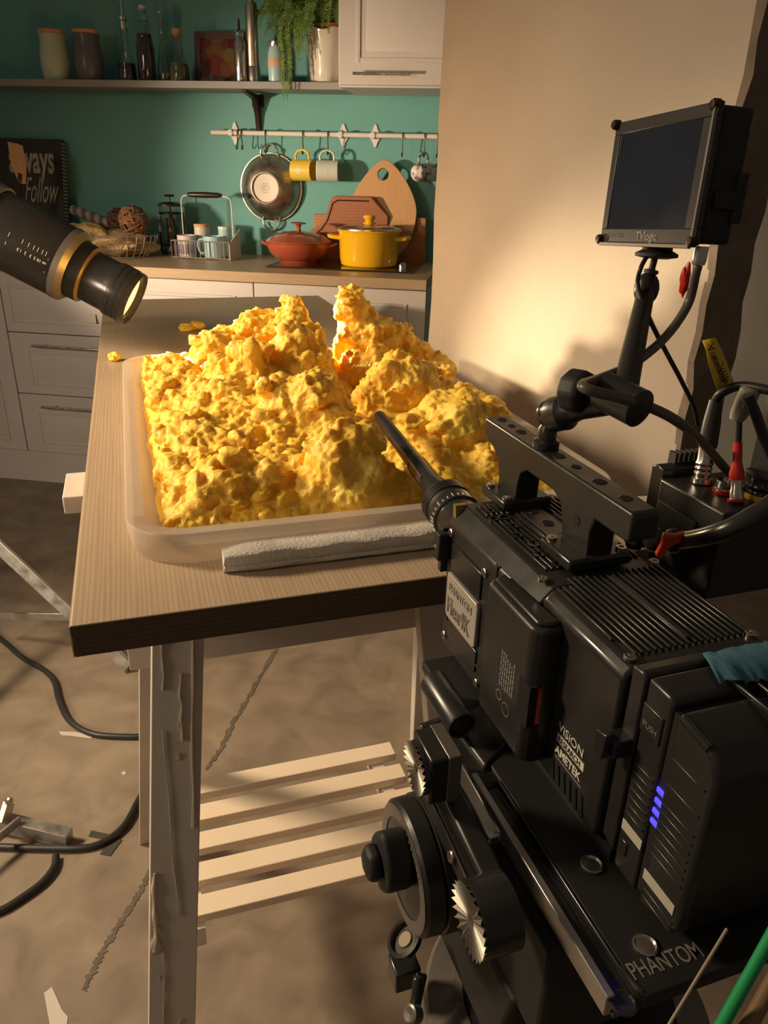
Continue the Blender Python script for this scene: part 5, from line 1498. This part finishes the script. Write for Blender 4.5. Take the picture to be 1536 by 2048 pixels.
text('button_lettering', 'PUSH', 0.006, (0.310, 0.0064, -0.028), (1, 0, 0), (0, 0, 1), M_ink2, t, ext=0.0002)
t2 = thing('blue_tape', 'torn teal blue cloth tape stuck across the top of the battery', 'tape', **pk)
g = G(); vs = []; fs = []; random.seed(8)
nt_ = 26
for i in range(nt_ + 1):
    v = 0.056 + 0.080 * i / nt_ 
    a = 0.298 + random.uniform(-0.0012, 0.0012); b = 0.333 + random.uniform(-0.002, 0.002) - (0.006 if i < 3 else 0)
    for q, uu in enumerate((a, a * 0.6 + b * 0.4, b)): vs.append((uu, v - (uu - 0.298) * 0.4, 0.0092 + (0.0012 if q == 1 else 0.0) + (0.0035 if (q == 2 and i in (3, 4, 5)) else 0)))
for i in range(nt_):
    for k in range(2): q = i * 3 + k; fs.append((q, q + 3, q + 4, q + 1))
g.add(vs, fs); ob = g.build('tape_strip', M_bluetape, t2)
sm = ob.modifiers.new('s', 'SOLIDIFY'); sm.thickness = 0.0006

# base plate, rails and tripod head ----------------------------------
t = thing('tripod_head', 'black fluid tripod head with round drum and toothed rosettes under the camera', 'tripod head', **pk)
bp_ = part('base_plate', M_blackm, t, lambda g: g.prism([(0.02, -0.030), (0.390, -0.030), (0.396, -0.024), (0.396, 0.150), (0.02, 0.160)], -0.176, -0.1645, 'z'), bevel=0.002)
part('plate_edge', M_alu, bp_, lambda g: g.prism([(0.185, -0.0495), (0.388, -0.0495), (0.388, -0.0435), (0.185, -0.0435)], -0.184, -0.1655, 'z'), bevel=0.0008)
part('plate_channel', M_black2, bp_, lambda g: (g.box(0.10, 0.39, -0.0435, -0.030, -0.186, -0.172), g.tube([(0.2, -0.031, -0.1645), (0.372, -0.031, -0.1645), (0.392, -0.026, -0.1645)], 0.0011, 6, smooth=False)), bevel=0.001)
for p in ((0.366, -0.006, -0.1645), (0.299, -0.004, -0.1645), (0.392, -0.040, -0.170)):
    part('screw', M_screw if p[0] < 0.39 else M_black2, bp_, lambda g: g.lathe([(0.0085, 0), (0.0085, 0.0015), (0.0072, 0.002), (0.006, 0.0005), (0, 0.0003)], 24, p))
text('plate_lettering', 'PHANTOM', 0.0165, (0.3845, -0.0268, -0.1641), (0, 1, 0), (-1, 0, 0), M_ink2, bp_, ext=0.0001, fit=0.0535, bold=0.0001)
# supports between body and plate
part('body_riser', M_blackm, t, lambda g: g.box(0.18, 0.30, 0.010, 0.12, -0.166, -0.1525))
part('side_arm', M_black, t, lambda g: (g.prism([(0.11, -0.058), (0.19, -0.058), (0.20, -0.040), (0.20, -0.02), (0.11, -0.01)], -0.192, -0.168, 'z'), g.prism([(0.10, 0.0), (0.165, -0.002), (0.185, -0.036), (0.12, -0.040)], -0.172, -0.162, 'z')), bevel=0.004, seg=3)
# stubby black cylinder left of the body
part('side_cylinder', M_black, t, lambda g: g.lathe([(0.0, 0.0), (0.0125, 0.0), (0.0138, 0.0015), (0.0138, 0.066), (0.0125, 0.068), (0.0115, 0.067), (0.0108, 0.060), (0.0, 0.060)], 40, (0.080, -0.042, -0.147), (1, 0, -0.0), caps=False))
part('cylinder_window', mat('olive_glass', (0.05, 0.05, 0.01), 0.1, coat=0.8), t, lambda g: g.lathe([(0.0105, 0.0), (0.0105, 0.001)], 32, (0.141, -0.042, -0.147), (1, 0, 0)))
part('small_clamp', M_black2, t, lambda g: (g.box(0.130, 0.150, -0.068, -0.050, -0.180, -0.166), g.cyl((0.120, -0.070, -0.166), (0.120, -0.045, -0.162), 0.0055), g.bar((0.150, -0.062, -0.168), (0.190, -0.052, -0.172), 0.008, 0.006)), bevel=0.0015)
part('sliding_rod', M_steel, t, lambda g: g.bar((0.165, -0.066, -0.152), (0.262, -0.066, -0.158), 0.014, 0.012), bevel=0.0035, seg=3)
part('upper_bar', M_black, t, lambda g: (g.bar((0.165, -0.082, -0.146), (0.315, -0.082, -0.164), 0.018, 0.016), g.bar((0.18, -0.094, -0.156), (0.30, -0.094, -0.172), 0.010, 0.020)), bevel=0.003)
part('bar_edge', M_screw, t, lambda g: g.bar((0.205, -0.0995, -0.149), (0.29, -0.0995, -0.160), 0.0009, 0.0012))
part('screw', M_screw, t, lambda g: capscrew(g, (0.262, -0.0995, -0.163), (0, -1, 0.2), 0.0045))


def rosette(c, r, ax_, name='rosette', sw=0.028, half=False):
    R = frame(ax_); nt = 24; vs = []; fs = []; c = Vector(c)
    for k in range(nt * 2):
        a = pi * k / nt; hi = k % 2 == 0
        ro = r * (1.04 if hi else 0.90)
        vs += [c + R @ Vector((ro * cos(a), ro * sin(a), (0.0028 if hi else -0.0008))), c + R @ Vector((r * 0.18 * cos(a), r * 0.18 * sin(a), 0.0))]
    m2 = nt * 2
    for k in range(m2):
        k2 = (k + 1) % m2; fs.append((2 * k, 2 * k2, 2 * k2 + 1, 2 * k + 1))
    fs.append(tuple(2 * k + 1 for k in range(m2)))
    g = G(); g.add(vs, fs); o = g.build(name, mat('worn_steel', (0.42, 0.38, 0.33), 0.5, 0.9), t, smooth=False)
    part('rosette_hub', M_black2, t, lambda g: g.lathe([(r * 1.0, 0.0), (r * 1.02, -0.003), (r * 1.02, -sw), (r * 0.9, -sw)], 40, c, ax_))
    return o


rosette((0.3123, -0.108, -0.166), 0.0255, (0, -1, 0.0))
rosette((0.213, -0.112, -0.118), 0.0205, (0, -1, 0.0), sw=0.004)
part('rosette_block', M_black2, t, lambda g: g.box(0.194, 0.232, -0.108, -0.082, -0.140, -0.097), bevel=0.002)
part('block_stripe', M_greyring, t, lambda g: g.box(0.193, 0.233, -0.094, -0.083, -0.1405, -0.0965), bevel=0.001)
# drum
dc = (0.203, -0.115, -0.233)
dm = part('drum', M_black, t, lambda g: g.lathe([(0.0, 0.001), (0.035, 0.0), (0.052, 0.0), (0.055, -0.003), (0.0555, -0.016), (0.0535, -0.0175), (0.0565, -0.019), (0.0570, -0.06), (0.054, -0.065), (0.054, -0.16), (0.0, -0.16)], 72, dc, (0, -1, 0), caps=False))
part('drum_face', M_greyring, dm, lambda g: g.lathe([(0.041, 0.0005), (0.050, 0.0012), (0.052, 0.0004)], 60, dc, (0, -1, 0), caps=False))
for k in range(14):
    a = pi / 2 + 0.12 * k - 0.2
    text('drum_marking', str(k % 10), 0.006, (dc[0] - 0.045 * cos(a), dc[1] - 0.0014, dc[2] + 0.043 * sin(a)), (1, 0, 0), (0, 0, 1), M_ink2, dm, ext=0.0001)
kn = part('drum_knob', M_blackm, t, lambda g: g.prism([(0.208 + 0.018 * cos(a) * (1.0 + 0.35 * cos(2 * a)), -0.215 + 0.030 * sin(a)) for a in [2 * pi * k / 24 for k in range(24)]], -0.138, -0.1155, 'y'), bevel=0.004, seg=3)
part('knob_grip', M_blackm, kn, lambda g: g.lathe([(0.016, 0), (0.016, 0.009), (0.009, 0.012)], 6, (0.206, -0.138, -0.215), (0, -1, 0)), bevel=0.003)
# level + levers at lower front of head
part('level_ring', M_black2, t, lambda g: g.lathe([(0.017, 0), (0.018, 0.006), (0.014, 0.007), (0.013, 0.002), (0, 0.002)], 32, (0.185, -0.100, -0.352), (-0.1, -0.6, 0.8)))
part('level_bubble', mat('dim_brass', (0.20, 0.15, 0.06), 0.4), t, lambda g: g.lathe([(0.008, 0.002), (0.007, 0.004), (0, 0.004)], 20, (0.185, -0.100, -0.352), (-0.1, -0.6, 0.8)))
part('head_body', M_blackm, t, lambda g: (g.box(0.14, 0.34, -0.058, 0.11, -0.29, -0.186), g.prism([(0.17, -0.375), (0.29, -0.375), (0.31, -0.28), (0.15, -0.28)], -0.062, 0.10, 'y')), bevel=0.006)
part('brake_lever', M_black2, t, lambda g: (g.bar((0.205, -0.092, -0.372), (0.222, -0.105, -0.392), 0.010, 0.010), g.cyl((0.215, -0.10, -0.360), (0.235, -0.112, -0.392), 0.0045), g.box(0.175, 0.20, -0.115, -0.09, -0.40, -0.375)), bevel=0.002)
part('brake_screw', M_greyring, t, lambda g: (g.lathe([(0.0075, 0), (0.008, 0.010), (0.006, 0.011), (0.0, 0.010)], 20, (0.236, -0.108, -0.378), (0.1, -0.7, 0.5)), g.lathe([(0.0075, 0), (0.008, 0.010), (0.006, 0.011), (0.0, 0.010)], 20, (0.240, -0.108, -0.412), (0.1, -0.7, 0.5))))
# tripod with bowl
t = thing('camera_tripod', 'heavy black tripod with grey bowl carrying the camera head', 'tripod', **pk)
bc = (0.245, 0.040)
part('bowl', M_blackm, t, lambda g: g.lathe([(0.0, -0.50), (0.05, -0.50), (0.085, -0.46), (0.098, -0.405), (0.092, -0.385), (0.0, -0.380)], 56, (bc[0], bc[1], 0), caps=False))
part('bowl_rim', M_greyring, t, lambda g: g.lathe([(0.0985, -0.402), (0.106, -0.404), (0.107, -0.408), (0.130, -0.414), (0.134, -0.420), (0.136, -0.455), (0.105, -0.460), (0.0985, -0.42)], 64, (bc[0], bc[1], 0), caps=False))
for a in (radians(150), radians(35), radians(275)):
    p0_ = Vector((bc[0] + 0.09 * cos(a), bc[1] + 0.09 * sin(a), -0.43)); p1_ = Vector((bc[0] + 0.36 * cos(a), bc[1] + 0.36 * sin(a), -0.985))
    lg = part('leg', M_blackm, t, lambda g: (g.cyl(p0_, p1_, 0.015), g.cyl(p0_ + Vector((0.03 * sin(a), -0.03 * cos(a), 0)), p1_, 0.012)))
    part('rubber_foot', M_blackm, lg, lambda g: g.lathe([(0.025, 0), (0.025, 0.01), (0.015, 0.03)], 20, (p1_.x, p1_.y, -0.999)))

# ---------------------------------------------------------------- monitor on magic arm
MX = Vector((0.21871, 0.84922, 1.23733)); rz, rx, ry = -1.287992, -0.053352, -0.067119
MR = Matrix.Rotation(rz, 3, 'Z') @ Matrix.Rotation(rx, 3, 'X') @ Matrix.Rotation(ry, 3, 'Y')
t = thing('field_monitor', 'small switched off field monitor on an arm above the camera', 'monitor')
t.location = MX; t.rotation_euler = MR.to_euler()
W_, H2, Dp = 0.155, 0.112, 0.036
part('housing', M_blackm, t, lambda g: g.box(0.002, W_ - 0.001, 0.004, Dp, 0.002, H2 - 0.002), bevel=0.004, seg=3)
part('bezel', M_bezel, t, lambda g: (g.box(0, W_, -0.001, 0.004, 0, 0.0135), g.box(0, W_, -0.001, 0.004, H2 - 0.011, H2), g.box(0, 0.010, -0.001, 0.004, 0.0135, H2 - 0.011), g.box(W_ - 0.018, W_, -0.001, 0.004, 0.0135, H2 - 0.011)), bevel=0.0008)
part('screen', M_screen, t, lambda g: g.box(0.010, W_ - 0.018, 0.0, 0.0038, 0.0135, H2 - 0.011))
part('sun_shield_edge', M_greyring, t, lambda g: (g.box(0.004, W_ - 0.004, -0.0045, -0.001, -0.003, 0.0005), g.box(W_ - 0.003, W_, -0.005, -0.001, 0.0, H2)), bevel=0.0006)
for x, z in ((0.002, 0.003), (W_ - 0.003, 0.003), (0.002, H2 - 0.002), (W_ - 0.004, H2 - 0.003)):
    part('corner_stud', M_iron, t, lambda g: g.lathe([(0.0048, -0.002), (0.0048, 0.003), (0.0036, 0.005), (0.0015, 0.0052)], 20, (x, -0.001, z), (0, -1, 0)))
text('maker_lettering', 'TVlogic', 0.011, (W_ * 0.42, -0.0013, 0.0032), (1, 0, 0), (0, 0, 1), M_ink2, t, ext=0.0001, bold=0.0003)
text('model_lettering', 'VFM-056W', 0.006, (0.013, -0.0013, 0.005), (1, 0, 0), (0, 0, 1), M_ink2, t, ext=0.0001)
part('side_switch', M_blackm, t, lambda g: (g.box(W_ - 0.002, W_ + 0.003, 0.010, 0.030, 0.03, 0.045), g.box(W_ - 0.002, W_ + 0.002, 0.030, 0.040, 0.02, 0.06)), bevel=0.001)
part('connector', M_steel, t, lambda g: g.lathe([(0.0065, 0), (0.0065, 0.012), (0.0055, 0.016)], 16, (W_ - 0.018, 0.02, 0.0), (0, 0, -1)))
# arm
mb = MX + MR @ Vector((0.078, 0.016, -0.001))      # underside of the monitor
hb = P(0.054, 0.0675, 0.0725)                        # on the handle
j1 = hb + Vector((0, 0, 0.030))
j2 = onpl(1245, 800, P(0, 0.085, 0), VP)
j2b = j2 + Vector((-0.004, 0.012, 0.0))
tt_ = onpl(1293, 578, mb, Vector((0, 1, 0)))
t = thing('magic_arm', 'black articulated arm joining the camera handle to the small monitor', 'arm')
part('stud', M_black2, t, lambda g: (g.lathe([(0.012, 0), (0.012, 0.006), (0.0085, 0.008), (0.0085, 0.018), (0.006, 0.022), (0.006, 0.026)], 24, hb)))
part('ball', M_black2, t, lambda g: g.ico(j1 + Vector((0, 0, 0.002)), 0.0125, 3))
dj = (j2 - j1).normalized()
part('lower_arm', M_black, t, lambda g: g.lathe([(0.0135, 0.004), (0.016, 0.008), (0.016, 0.022), (0.0115, 0.028), (0.0095, 0.04), (0.0105, (j2 - j1).length - 0.01), (0.0105, (j2 - j1).length)], 32, j1, dj))
part('elbow', M_black, t, lambda g: g.lathe([(0.010, -0.021), (0.0155, -0.018), (0.0155, 0.020), (0.010, 0.023)], 32, j2, (-0.55, 0.8, 0.15)))
kc = onpl(1158, 783, j2 + Vector((-0.02, 0.03, 0)), Vector((0, 1, 0)))
part('locking_knob', M_blackm, t, lambda g: (g.cyl(j2, kc, 0.006), g.lathe([(0.017, -0.012), (0.019, -0.008), (0.019, 0.006), (0.014, 0.010)], 8, kc, (j2 - kc))), bevel=0.003)
part('upper_arm', M_black, t, lambda g: g.lathe([(0.0115, 0.0), (0.0105, 0.03), (0.0085, (tt_ - j2).length - 0.012), (0.0085, (tt_ - j2).length)], 32, j2, tt_ - j2))
part('top_joint', M_black, t, lambda g: (g.ico(tt_, 0.0135, 3, (0.9, 0.8, 1.2)), g.lathe([(0.0045, 0), (0.0045, 0.014), (0.007, 0.015), (0.007, 0.018), (0.0032, 0.019), (0.0032, (mb - tt_).length - 0.008)], 16, tt_, mb - tt_)))
part('shoe_plate', M_blackm, t, lambda g: (g.lathe([(0.010, -0.012), (0.020, -0.010), (0.020, -0.007), (0.014, -0.004), (0.014, -0.0012)], 24, mb, MR @ Vector((0, 0, 1)))))


def px_on(px, py, p): return onpl(px, py, p, Vector((0, 1, 0)))


def cable(label, pts, r, m, name='video_cable', group=None):
    g = G(); g.tube(pts, r, 12, per=8); return tag(g.build(name, m), label, 'cable', group)


cn = MX + MR @ Vector((W_ - 0.018, 0.02, -0.016))
A1 = (0.3, 0.76, 0)
cable('thick grey cable looping from the monitor around the arm to the right', [cn, px_on(1392, 545, cn), px_on(1375, 610, (0, 0.73, 0)), px_on(1330, 675, (0, 0.70, 0)), px_on(1265, 728, (0, 0.66, 0)), px_on(1200, 757, j2 + Vector((0, 0.02, 0))), px_on(1165, 770, (0, j2.y - 0.022, 0)), px_on(1185, 782, (0, j2.y - 0.034, 0)), px_on(1240, 796, (0, j2.y - 0.028, 0)), px_on(1300, 815, (0, j2.y - 0.005, 0)), px_on(1350, 840, (0, 0.60, 0)), px_on(1400, 880, (0, 0.64, 0)), px_on(1470, 960, (0, 0.70, 0))], 0.0042, M_cable)
cable('thin black cable crossing the thick one below the monitor', [px_on(1302, 500, mb), px_on(1282, 535, tt_ + Vector((0, -0.018, 0))), px_on(1276, 575, tt_ + Vector((0, -0.02, 0))), px_on(1300, 640, (0, 0.72, 0)), px_on(1330, 700, (0, 0.72, 0)), px_on(1362, 760, (0, 0.73, 0)), px_on(1388, 815, (0, 0.74, 0)), px_on(1395, 850, (0, 0.75, 0))], 0.0022, M_rubber)
rr_ = px_on(1370, 560, (0, 0.75, 0))
g = G(); g.ico(rr_, 0.01, 3, (0.45, 0.45, 1.5), 0.4, 2); tag(g.build('red_tape_flag', M_red), 'red tape flag wrapped on the grey cable below the monitor', 'tape')

# ---------------------------------------------------------------- side box with connectors
bx0 = P(0.075, 0.178, 0)
t = thing('power_box', 'black adaptor box with silver connectors beside the camera', 'adaptor box', loc=P(0.080, 0.180, 0), rotz=AP)
part('case', M_black, t, lambda g: g.box(0, 0.086, 0, 0.085, -0.045, 0.040), bevel=0.002)
part('side_rail', M_black2, t, lambda g: g.prism([(-0.020, -0.03), (-0.002, -0.03), (-0.002, 0.047), (-0.012, 0.050), (-0.020, 0.046)], 0.004, 0.05, 'y'), bevel=0.0015)
part('mesh_grille', M_blackm, t, lambda g: g.box(0.004, 0.058, -0.0015, 0, -0.03, 0.020), bevel=0.001)
gdots = G()
for i in range(24):
    for j in range(20): gdots.box(0.006 + i * 0.0021, 0.0072 + i * 0.0021, -0.0021, -0.0014, -0.027 + j * 0.0023, -0.0258 + j * 0.0023)
gdots.build('grille_texture', M_greyring, t)
part('bright_edge', M_screw, t, lambda g: g.box(0, 0.086, -0.0004, 0.0006, 0.0392, 0.0402))
part('bright_edge', M_screw, t, lambda g: g.box(0.002, 0.075, -0.0006, 0.0, -0.040, -0.0393))
part('heat_comb', M_blackm, t, lambda g: [g.box(-0.018 + 0.0, -0.008, 0.02 + k * 0.006, 0.023 + k * 0.006, 0.045, 0.060) for k in range(6)])
part('socket', M_steel, t, lambda g: g.lathe([(0.0095, 0), (0.0095, 0.004), (0.0082, 0.005), (0.0082, 0.012), (0.0065, 0.012), (0.0065, 0.004), (0, 0.004)], 28, (0.045, 0.035, 0.040)))
part('socket_ring', M_red, t, lambda g: g.lathe([(0.0100, 0), (0.0100, 0.003)], 28, (0.045, 0.035, 0.0401)))
part('round_socket', M_black2, t, lambda g: (g.lathe([(0.017, 0), (0.018, 0.004), (0.0165, 0.008), (0.018, 0.012), (0.0165, 0.016), (0.0175, 0.022), (0.012, 0.024), (0, 0.024)], 32, (0.062, 0.062, 0.040))))
part('yellow_band', M_yellowtag, t, lambda g: g.lathe([(0.0185, 0.0002), (0.0185, 0.005)], 32, (0.062, 0.062, 0.040)))


def plug(name, label, base, tip, segs, tail=None):
    b = Vector(base); d = (Vector(tip) - b); L_ = d.length
    t = thing(name, label, 'plug')
    for nm, m, prof in segs: part(nm, m, t, lambda g: g.lathe([(r, h * L_) for r, h in prof], 24, b, d))
    return t


q1 = P(0.080 + 0.020, 0.180 + 0.030, 0.0402); q1t = px_on(1432, 800, (0, q1.y + 0.01, 0))
plug('silver_plug', 'silver ridged plug with grey rubber boot standing in the adaptor box', q1, q1t, [('shell', M_steel, [(0.0095, 0), (0.0095, 0.06), (0.0075, 0.07), (0.0082, 0.12), (0.0070, 0.15), (0.0080, 0.18), (0.0070, 0.21), (0.0080, 0.24), (0.0070, 0.28), (0.0075, 0.46)]), ('boot', M_rubber, [(0.0082, 0.44), (0.0085, 0.5), (0.0078, 0.75), (0.0058, 1.0)])])
q2 = P(0.080 + 0.066, 0.180 + 0.030, 0.0402); q2t = px_on(1478, 828, (0, q2.y + 0.02, 0))
plug('red_plug', 'silver plug with a red sleeve in the adaptor box', q2, q2t, [('shell', M_steel, [(0.0055, 0), (0.0055, 0.12), (0.0048, 0.14), (0.0048, 0.25)]), ('base_ring', M_red, [(0.0075, 0.0), (0.0075, 0.03)]), ('sleeve', M_red, [(0.0062, 0.25), (0.0065, 0.32), (0.0040, 0.45), (0.0036, 0.68)]), ('cable_stub', M_rubber, [(0.0030, 0.66), (0.0030, 1.0)])])
wt = q2t
t = thing('cable_sleeve', 'pale grey printed sleeve on the cable above the red plug', 'sleeve')
part('sleeve', mat('pale_sleeve', (0.28, 0.25, 0.22), 0.6), t, lambda g: g.lathe([(0.0058, -0.006), (0.0075, 0.0), (0.0085, 0.012), (0.0085, 0.022), (0.006, 0.024)], 24, wt, (0.25, 0.0, 1)))
text('sleeve_lettering', 'CI', 0.008, wt + Vector((-0.002, -0.0088, 0.006)), (1, 0, 0.2), (0, 0, 1), M_ink2, t, ext=0.0002)
cable('black cable arching over the adaptor box out to the right', [q1t, px_on(1445, 785, (0, q1.y, 0)), px_on(1480, 772, (0, q1.y - 0.01, 0)), px_on(1536, 780, (0, q1.y - 0.03, 0)), px_on(1620, 800, (0, q1.y - 0.05, 0))], 0.0042, M_rubber)
cable('dark cable dropping from the sleeve to the lower right', [px_on(1495, 790, (0, q2.y, 0)), px_on(1512, 830, (0, q2.y, 0)), px_on(1530, 880, (0, q2.y, 0)), px_on(1570, 960, (0, q2.y, 0))], 0.0046, M_rubber)
# yellow asset tag
tq = q1.y + 0.004
t = thing('asset_tag', 'yellow paper tag with a barcode flagged on the cable', 'tag')
ta = [((1404, 681), (1430, 675)), ((1412, 700), (1442, 697)), ((1417, 728), (1452, 722)), ((1428, 762), (1462, 750)), ((1443, 796), (1473, 776))]
g = G(); vs = []; fs = []
for l, r in ta: vs += [px_on(l[0], l[1], (0, tq, 0)), px_on(r[0], r[1], (0, tq + 0.006, 0))]
for i in range(len(ta) - 1): fs.append((2 * i, 2 * i + 1, 2 * i + 3, 2 * i + 2))
g.add(vs, fs); ob = g.build('tag_paper', M_yellowtag, t); sm = ob.modifiers.new('s', 'SOLIDIFY'); sm.thickness = 0.0005
g = G()
a0 = px_on(1418, 705, (0, tq - 0.001, 0)); a1 = px_on(1442, 765, (0, tq + 0.001, 0)); dx_ = (a1 - a0); pr_ = px_on(1436, 702, (0, tq + 0.002, 0)) - a0
kk = 0.0
random.seed(2)
while kk < 1:
    w_ = random.choice([0.012, 0.02, 0.035]); p = a0 + dx_ * kk
    g.add([p, p + pr_ * 0.62, p + pr_ * 0.62 + dx_ * w_, p + dx_ * w_], [(0, 1, 2, 3)]); kk += w_ + random.choice([0.015, 0.025])
for i in range(len(g.v)): g.v[i] = (g.v[i][0], g.v[i][1] - 0.0012, g.v[i][2])
g.build('barcode', M_blackm, t)
text('tag_lettering', '98337C', 0.0085, a1 + pr_ * 0.95 + Vector((0, -0.0022, 0)), -dx_, pr_ * -1, M_blackm, t, ext=0.0001, sx=0.8)
text('tag_lettering', 'A', 0.010, a0 + pr_ * 0.75 - dx_ * 0.10 + Vector((0, -0.0022, 0)), -dx_, pr_ * -1, M_blackm, t, ext=0.0001)

# articulated bracket with red lever
t = thing('bracket_arm', 'black bracket arm with red wing lever behind the camera handle', 'bracket')
e0 = px_on(1262, 1075, P(0.10, 0.13, 0)); e1 = px_on(1350, 1082, P(0.13, 0.150, 0)); e2 = px_on(1450, 1062, P(0.20, 0.19, 0)); e3 = px_on(1560, 1000, P(0.22, 0.25, 0))
part('arm', M_black2, t, lambda g: (g.tube([e0, e1, e2, e3], 0.0085, 16), g.lathe([(0.011, 0), (0.012, 0.003), (0.012, 0.010), (0.009, 0.012)], 24, e0 - (e1 - e0).normalized() * 0.002, (e1 - e0)), g.ico(e0.lerp(e1, 0.55), 0.012, 3), g.ico(e1, 0.012, 3)))
part('end_bolt', M_screw, t, lambda g: g.lathe([(0.006, 0), (0.005, 0.003), (0, 0.0035)], 16, e0 - (e1 - e0).normalized() * 0.002, (e0 - e1)))
wl = px_on(1344, 1090, e1 + Vector((0, -0.018, 0)))
wp = [((1310, 1112), 0.0), ((1322, 1122), 0.0), ((1336, 1100), 0.0), ((1352, 1090), 0.0), ((1378, 1080), 0), ((1374, 1066), 0), ((1350, 1072), 0.0), ((1326, 1070), 0), ((1322, 1090), 0)]
g = G(); fr2 = [px_on(x, y, wl) for (x, y), _ in wp]; n = len(fr2)
g.add([tuple(p) for p in fr2] + [tuple(p + Vector((0.002, 0.008, 0))) for p in fr2], [tuple(range(n)), tuple(reversed(range(n, 2 * n)))] + [(i, (i + 1) % n, n + (i + 1) % n, n + i) for i in range(n)])
g.build('wing_lever', M_redl, t, bevel=0.0015)

# black camera gear at far right
t = thing('equipment_case', 'large black equipment housing at the right edge behind the adaptor box', 'housing', loc=P(0.03, 0.33, -0.02), rotz=AP + radians(8))
part('shell', M_blackm, t, lambda g: g.box(0, 0.12, 0, 0.20, 0, 0.135), bevel=0.012, seg=3)
part('strap', M_black, t, lambda g: g.bar((0.02, -0.004, 0.02), (0.11, -0.004, 0.12), 0.02, 0.003, up=(0, 1, 0)))
part('support_arm', M_blackm, t, lambda g: g.box(0.04, 0.07, -0.07, 0.0, 0.01, 0.03))

# light stand legs far right
t = thing('folding_stand', 'folding aluminium stand with crossed legs behind the camera at the right edge', 'light stand', loc=(1.62, 1.80, 0))
part('column', M_alu, t, lambda g: g.cyl((0, 0, 0.12), (0, 0, 1.1), 0.016))
for a in (radians(195), radians(75), radians(315)):
    lg = part('leg', M_alu, t, lambda g: g.bar((0.02 * cos(a), 0.02 * sin(a), 0.46), (0.52 * cos(a), 0.52 * sin(a), 0.018), 0.012, 0.034), bevel=0.001)
    part('strut', M_alu, lg, lambda g: g.bar((0.02 * cos(a), 0.02 * sin(a), 0.14), (0.30 * cos(a), 0.30 * sin(a), 0.215), 0.005, 0.02))
# green rod and neighbours at lower right corner
ga = px_on(1438, 2060, (0, 0.28, 0)); gb = px_on(1545, 1868, (0, 0.30, 0)); gd = (gb - ga)
g = G(); g.cyl(ga - gd * 0.6, gb + gd * 0.4, 0.0036); tag(g.build('green_cable', M_green), 'bright green cable at the lower right corner', 'cable')
ga = px_on(1492, 2060, (0, 0.28, 0)); gb = px_on(1550, 1955, (0, 0.30, 0)); gd = (gb - ga)
g = G(); g.cyl(ga - gd * 0.6, gb + gd * 0.8, 0.0045); tag(g.build('brown_rod', mat('brown_rod', (0.22, 0.13, 0.07), 0.4)), 'brown rod beside the green cable at the lower right corner', 'rod')
ga = px_on(1385, 1972, (0, 0.31, 0)); gb = px_on(1448, 1868, (0, 0.33, 0)); gd = (gb - ga)
g = G(); g.cyl(ga - gd * 0.8, gb + gd * 0.1, 0.0011); tag(g.build('thin_rod', mat('beige_rod', (0.34, 0.27, 0.19), 0.5)), 'thin beige rod crossing the camera plate corner left of the green cable', 'rod')
# apple box on floor under the tripod
t = thing('apple_box', 'plywood box corner on the floor under the tripod', 'box', loc=(0.10, 0.10, 0), rotz=radians(24))
part('box', M_box, t, lambda g: g.box(0.02, 0.36, 0.05, 0.32, 0, 0.20), bevel=0.003)
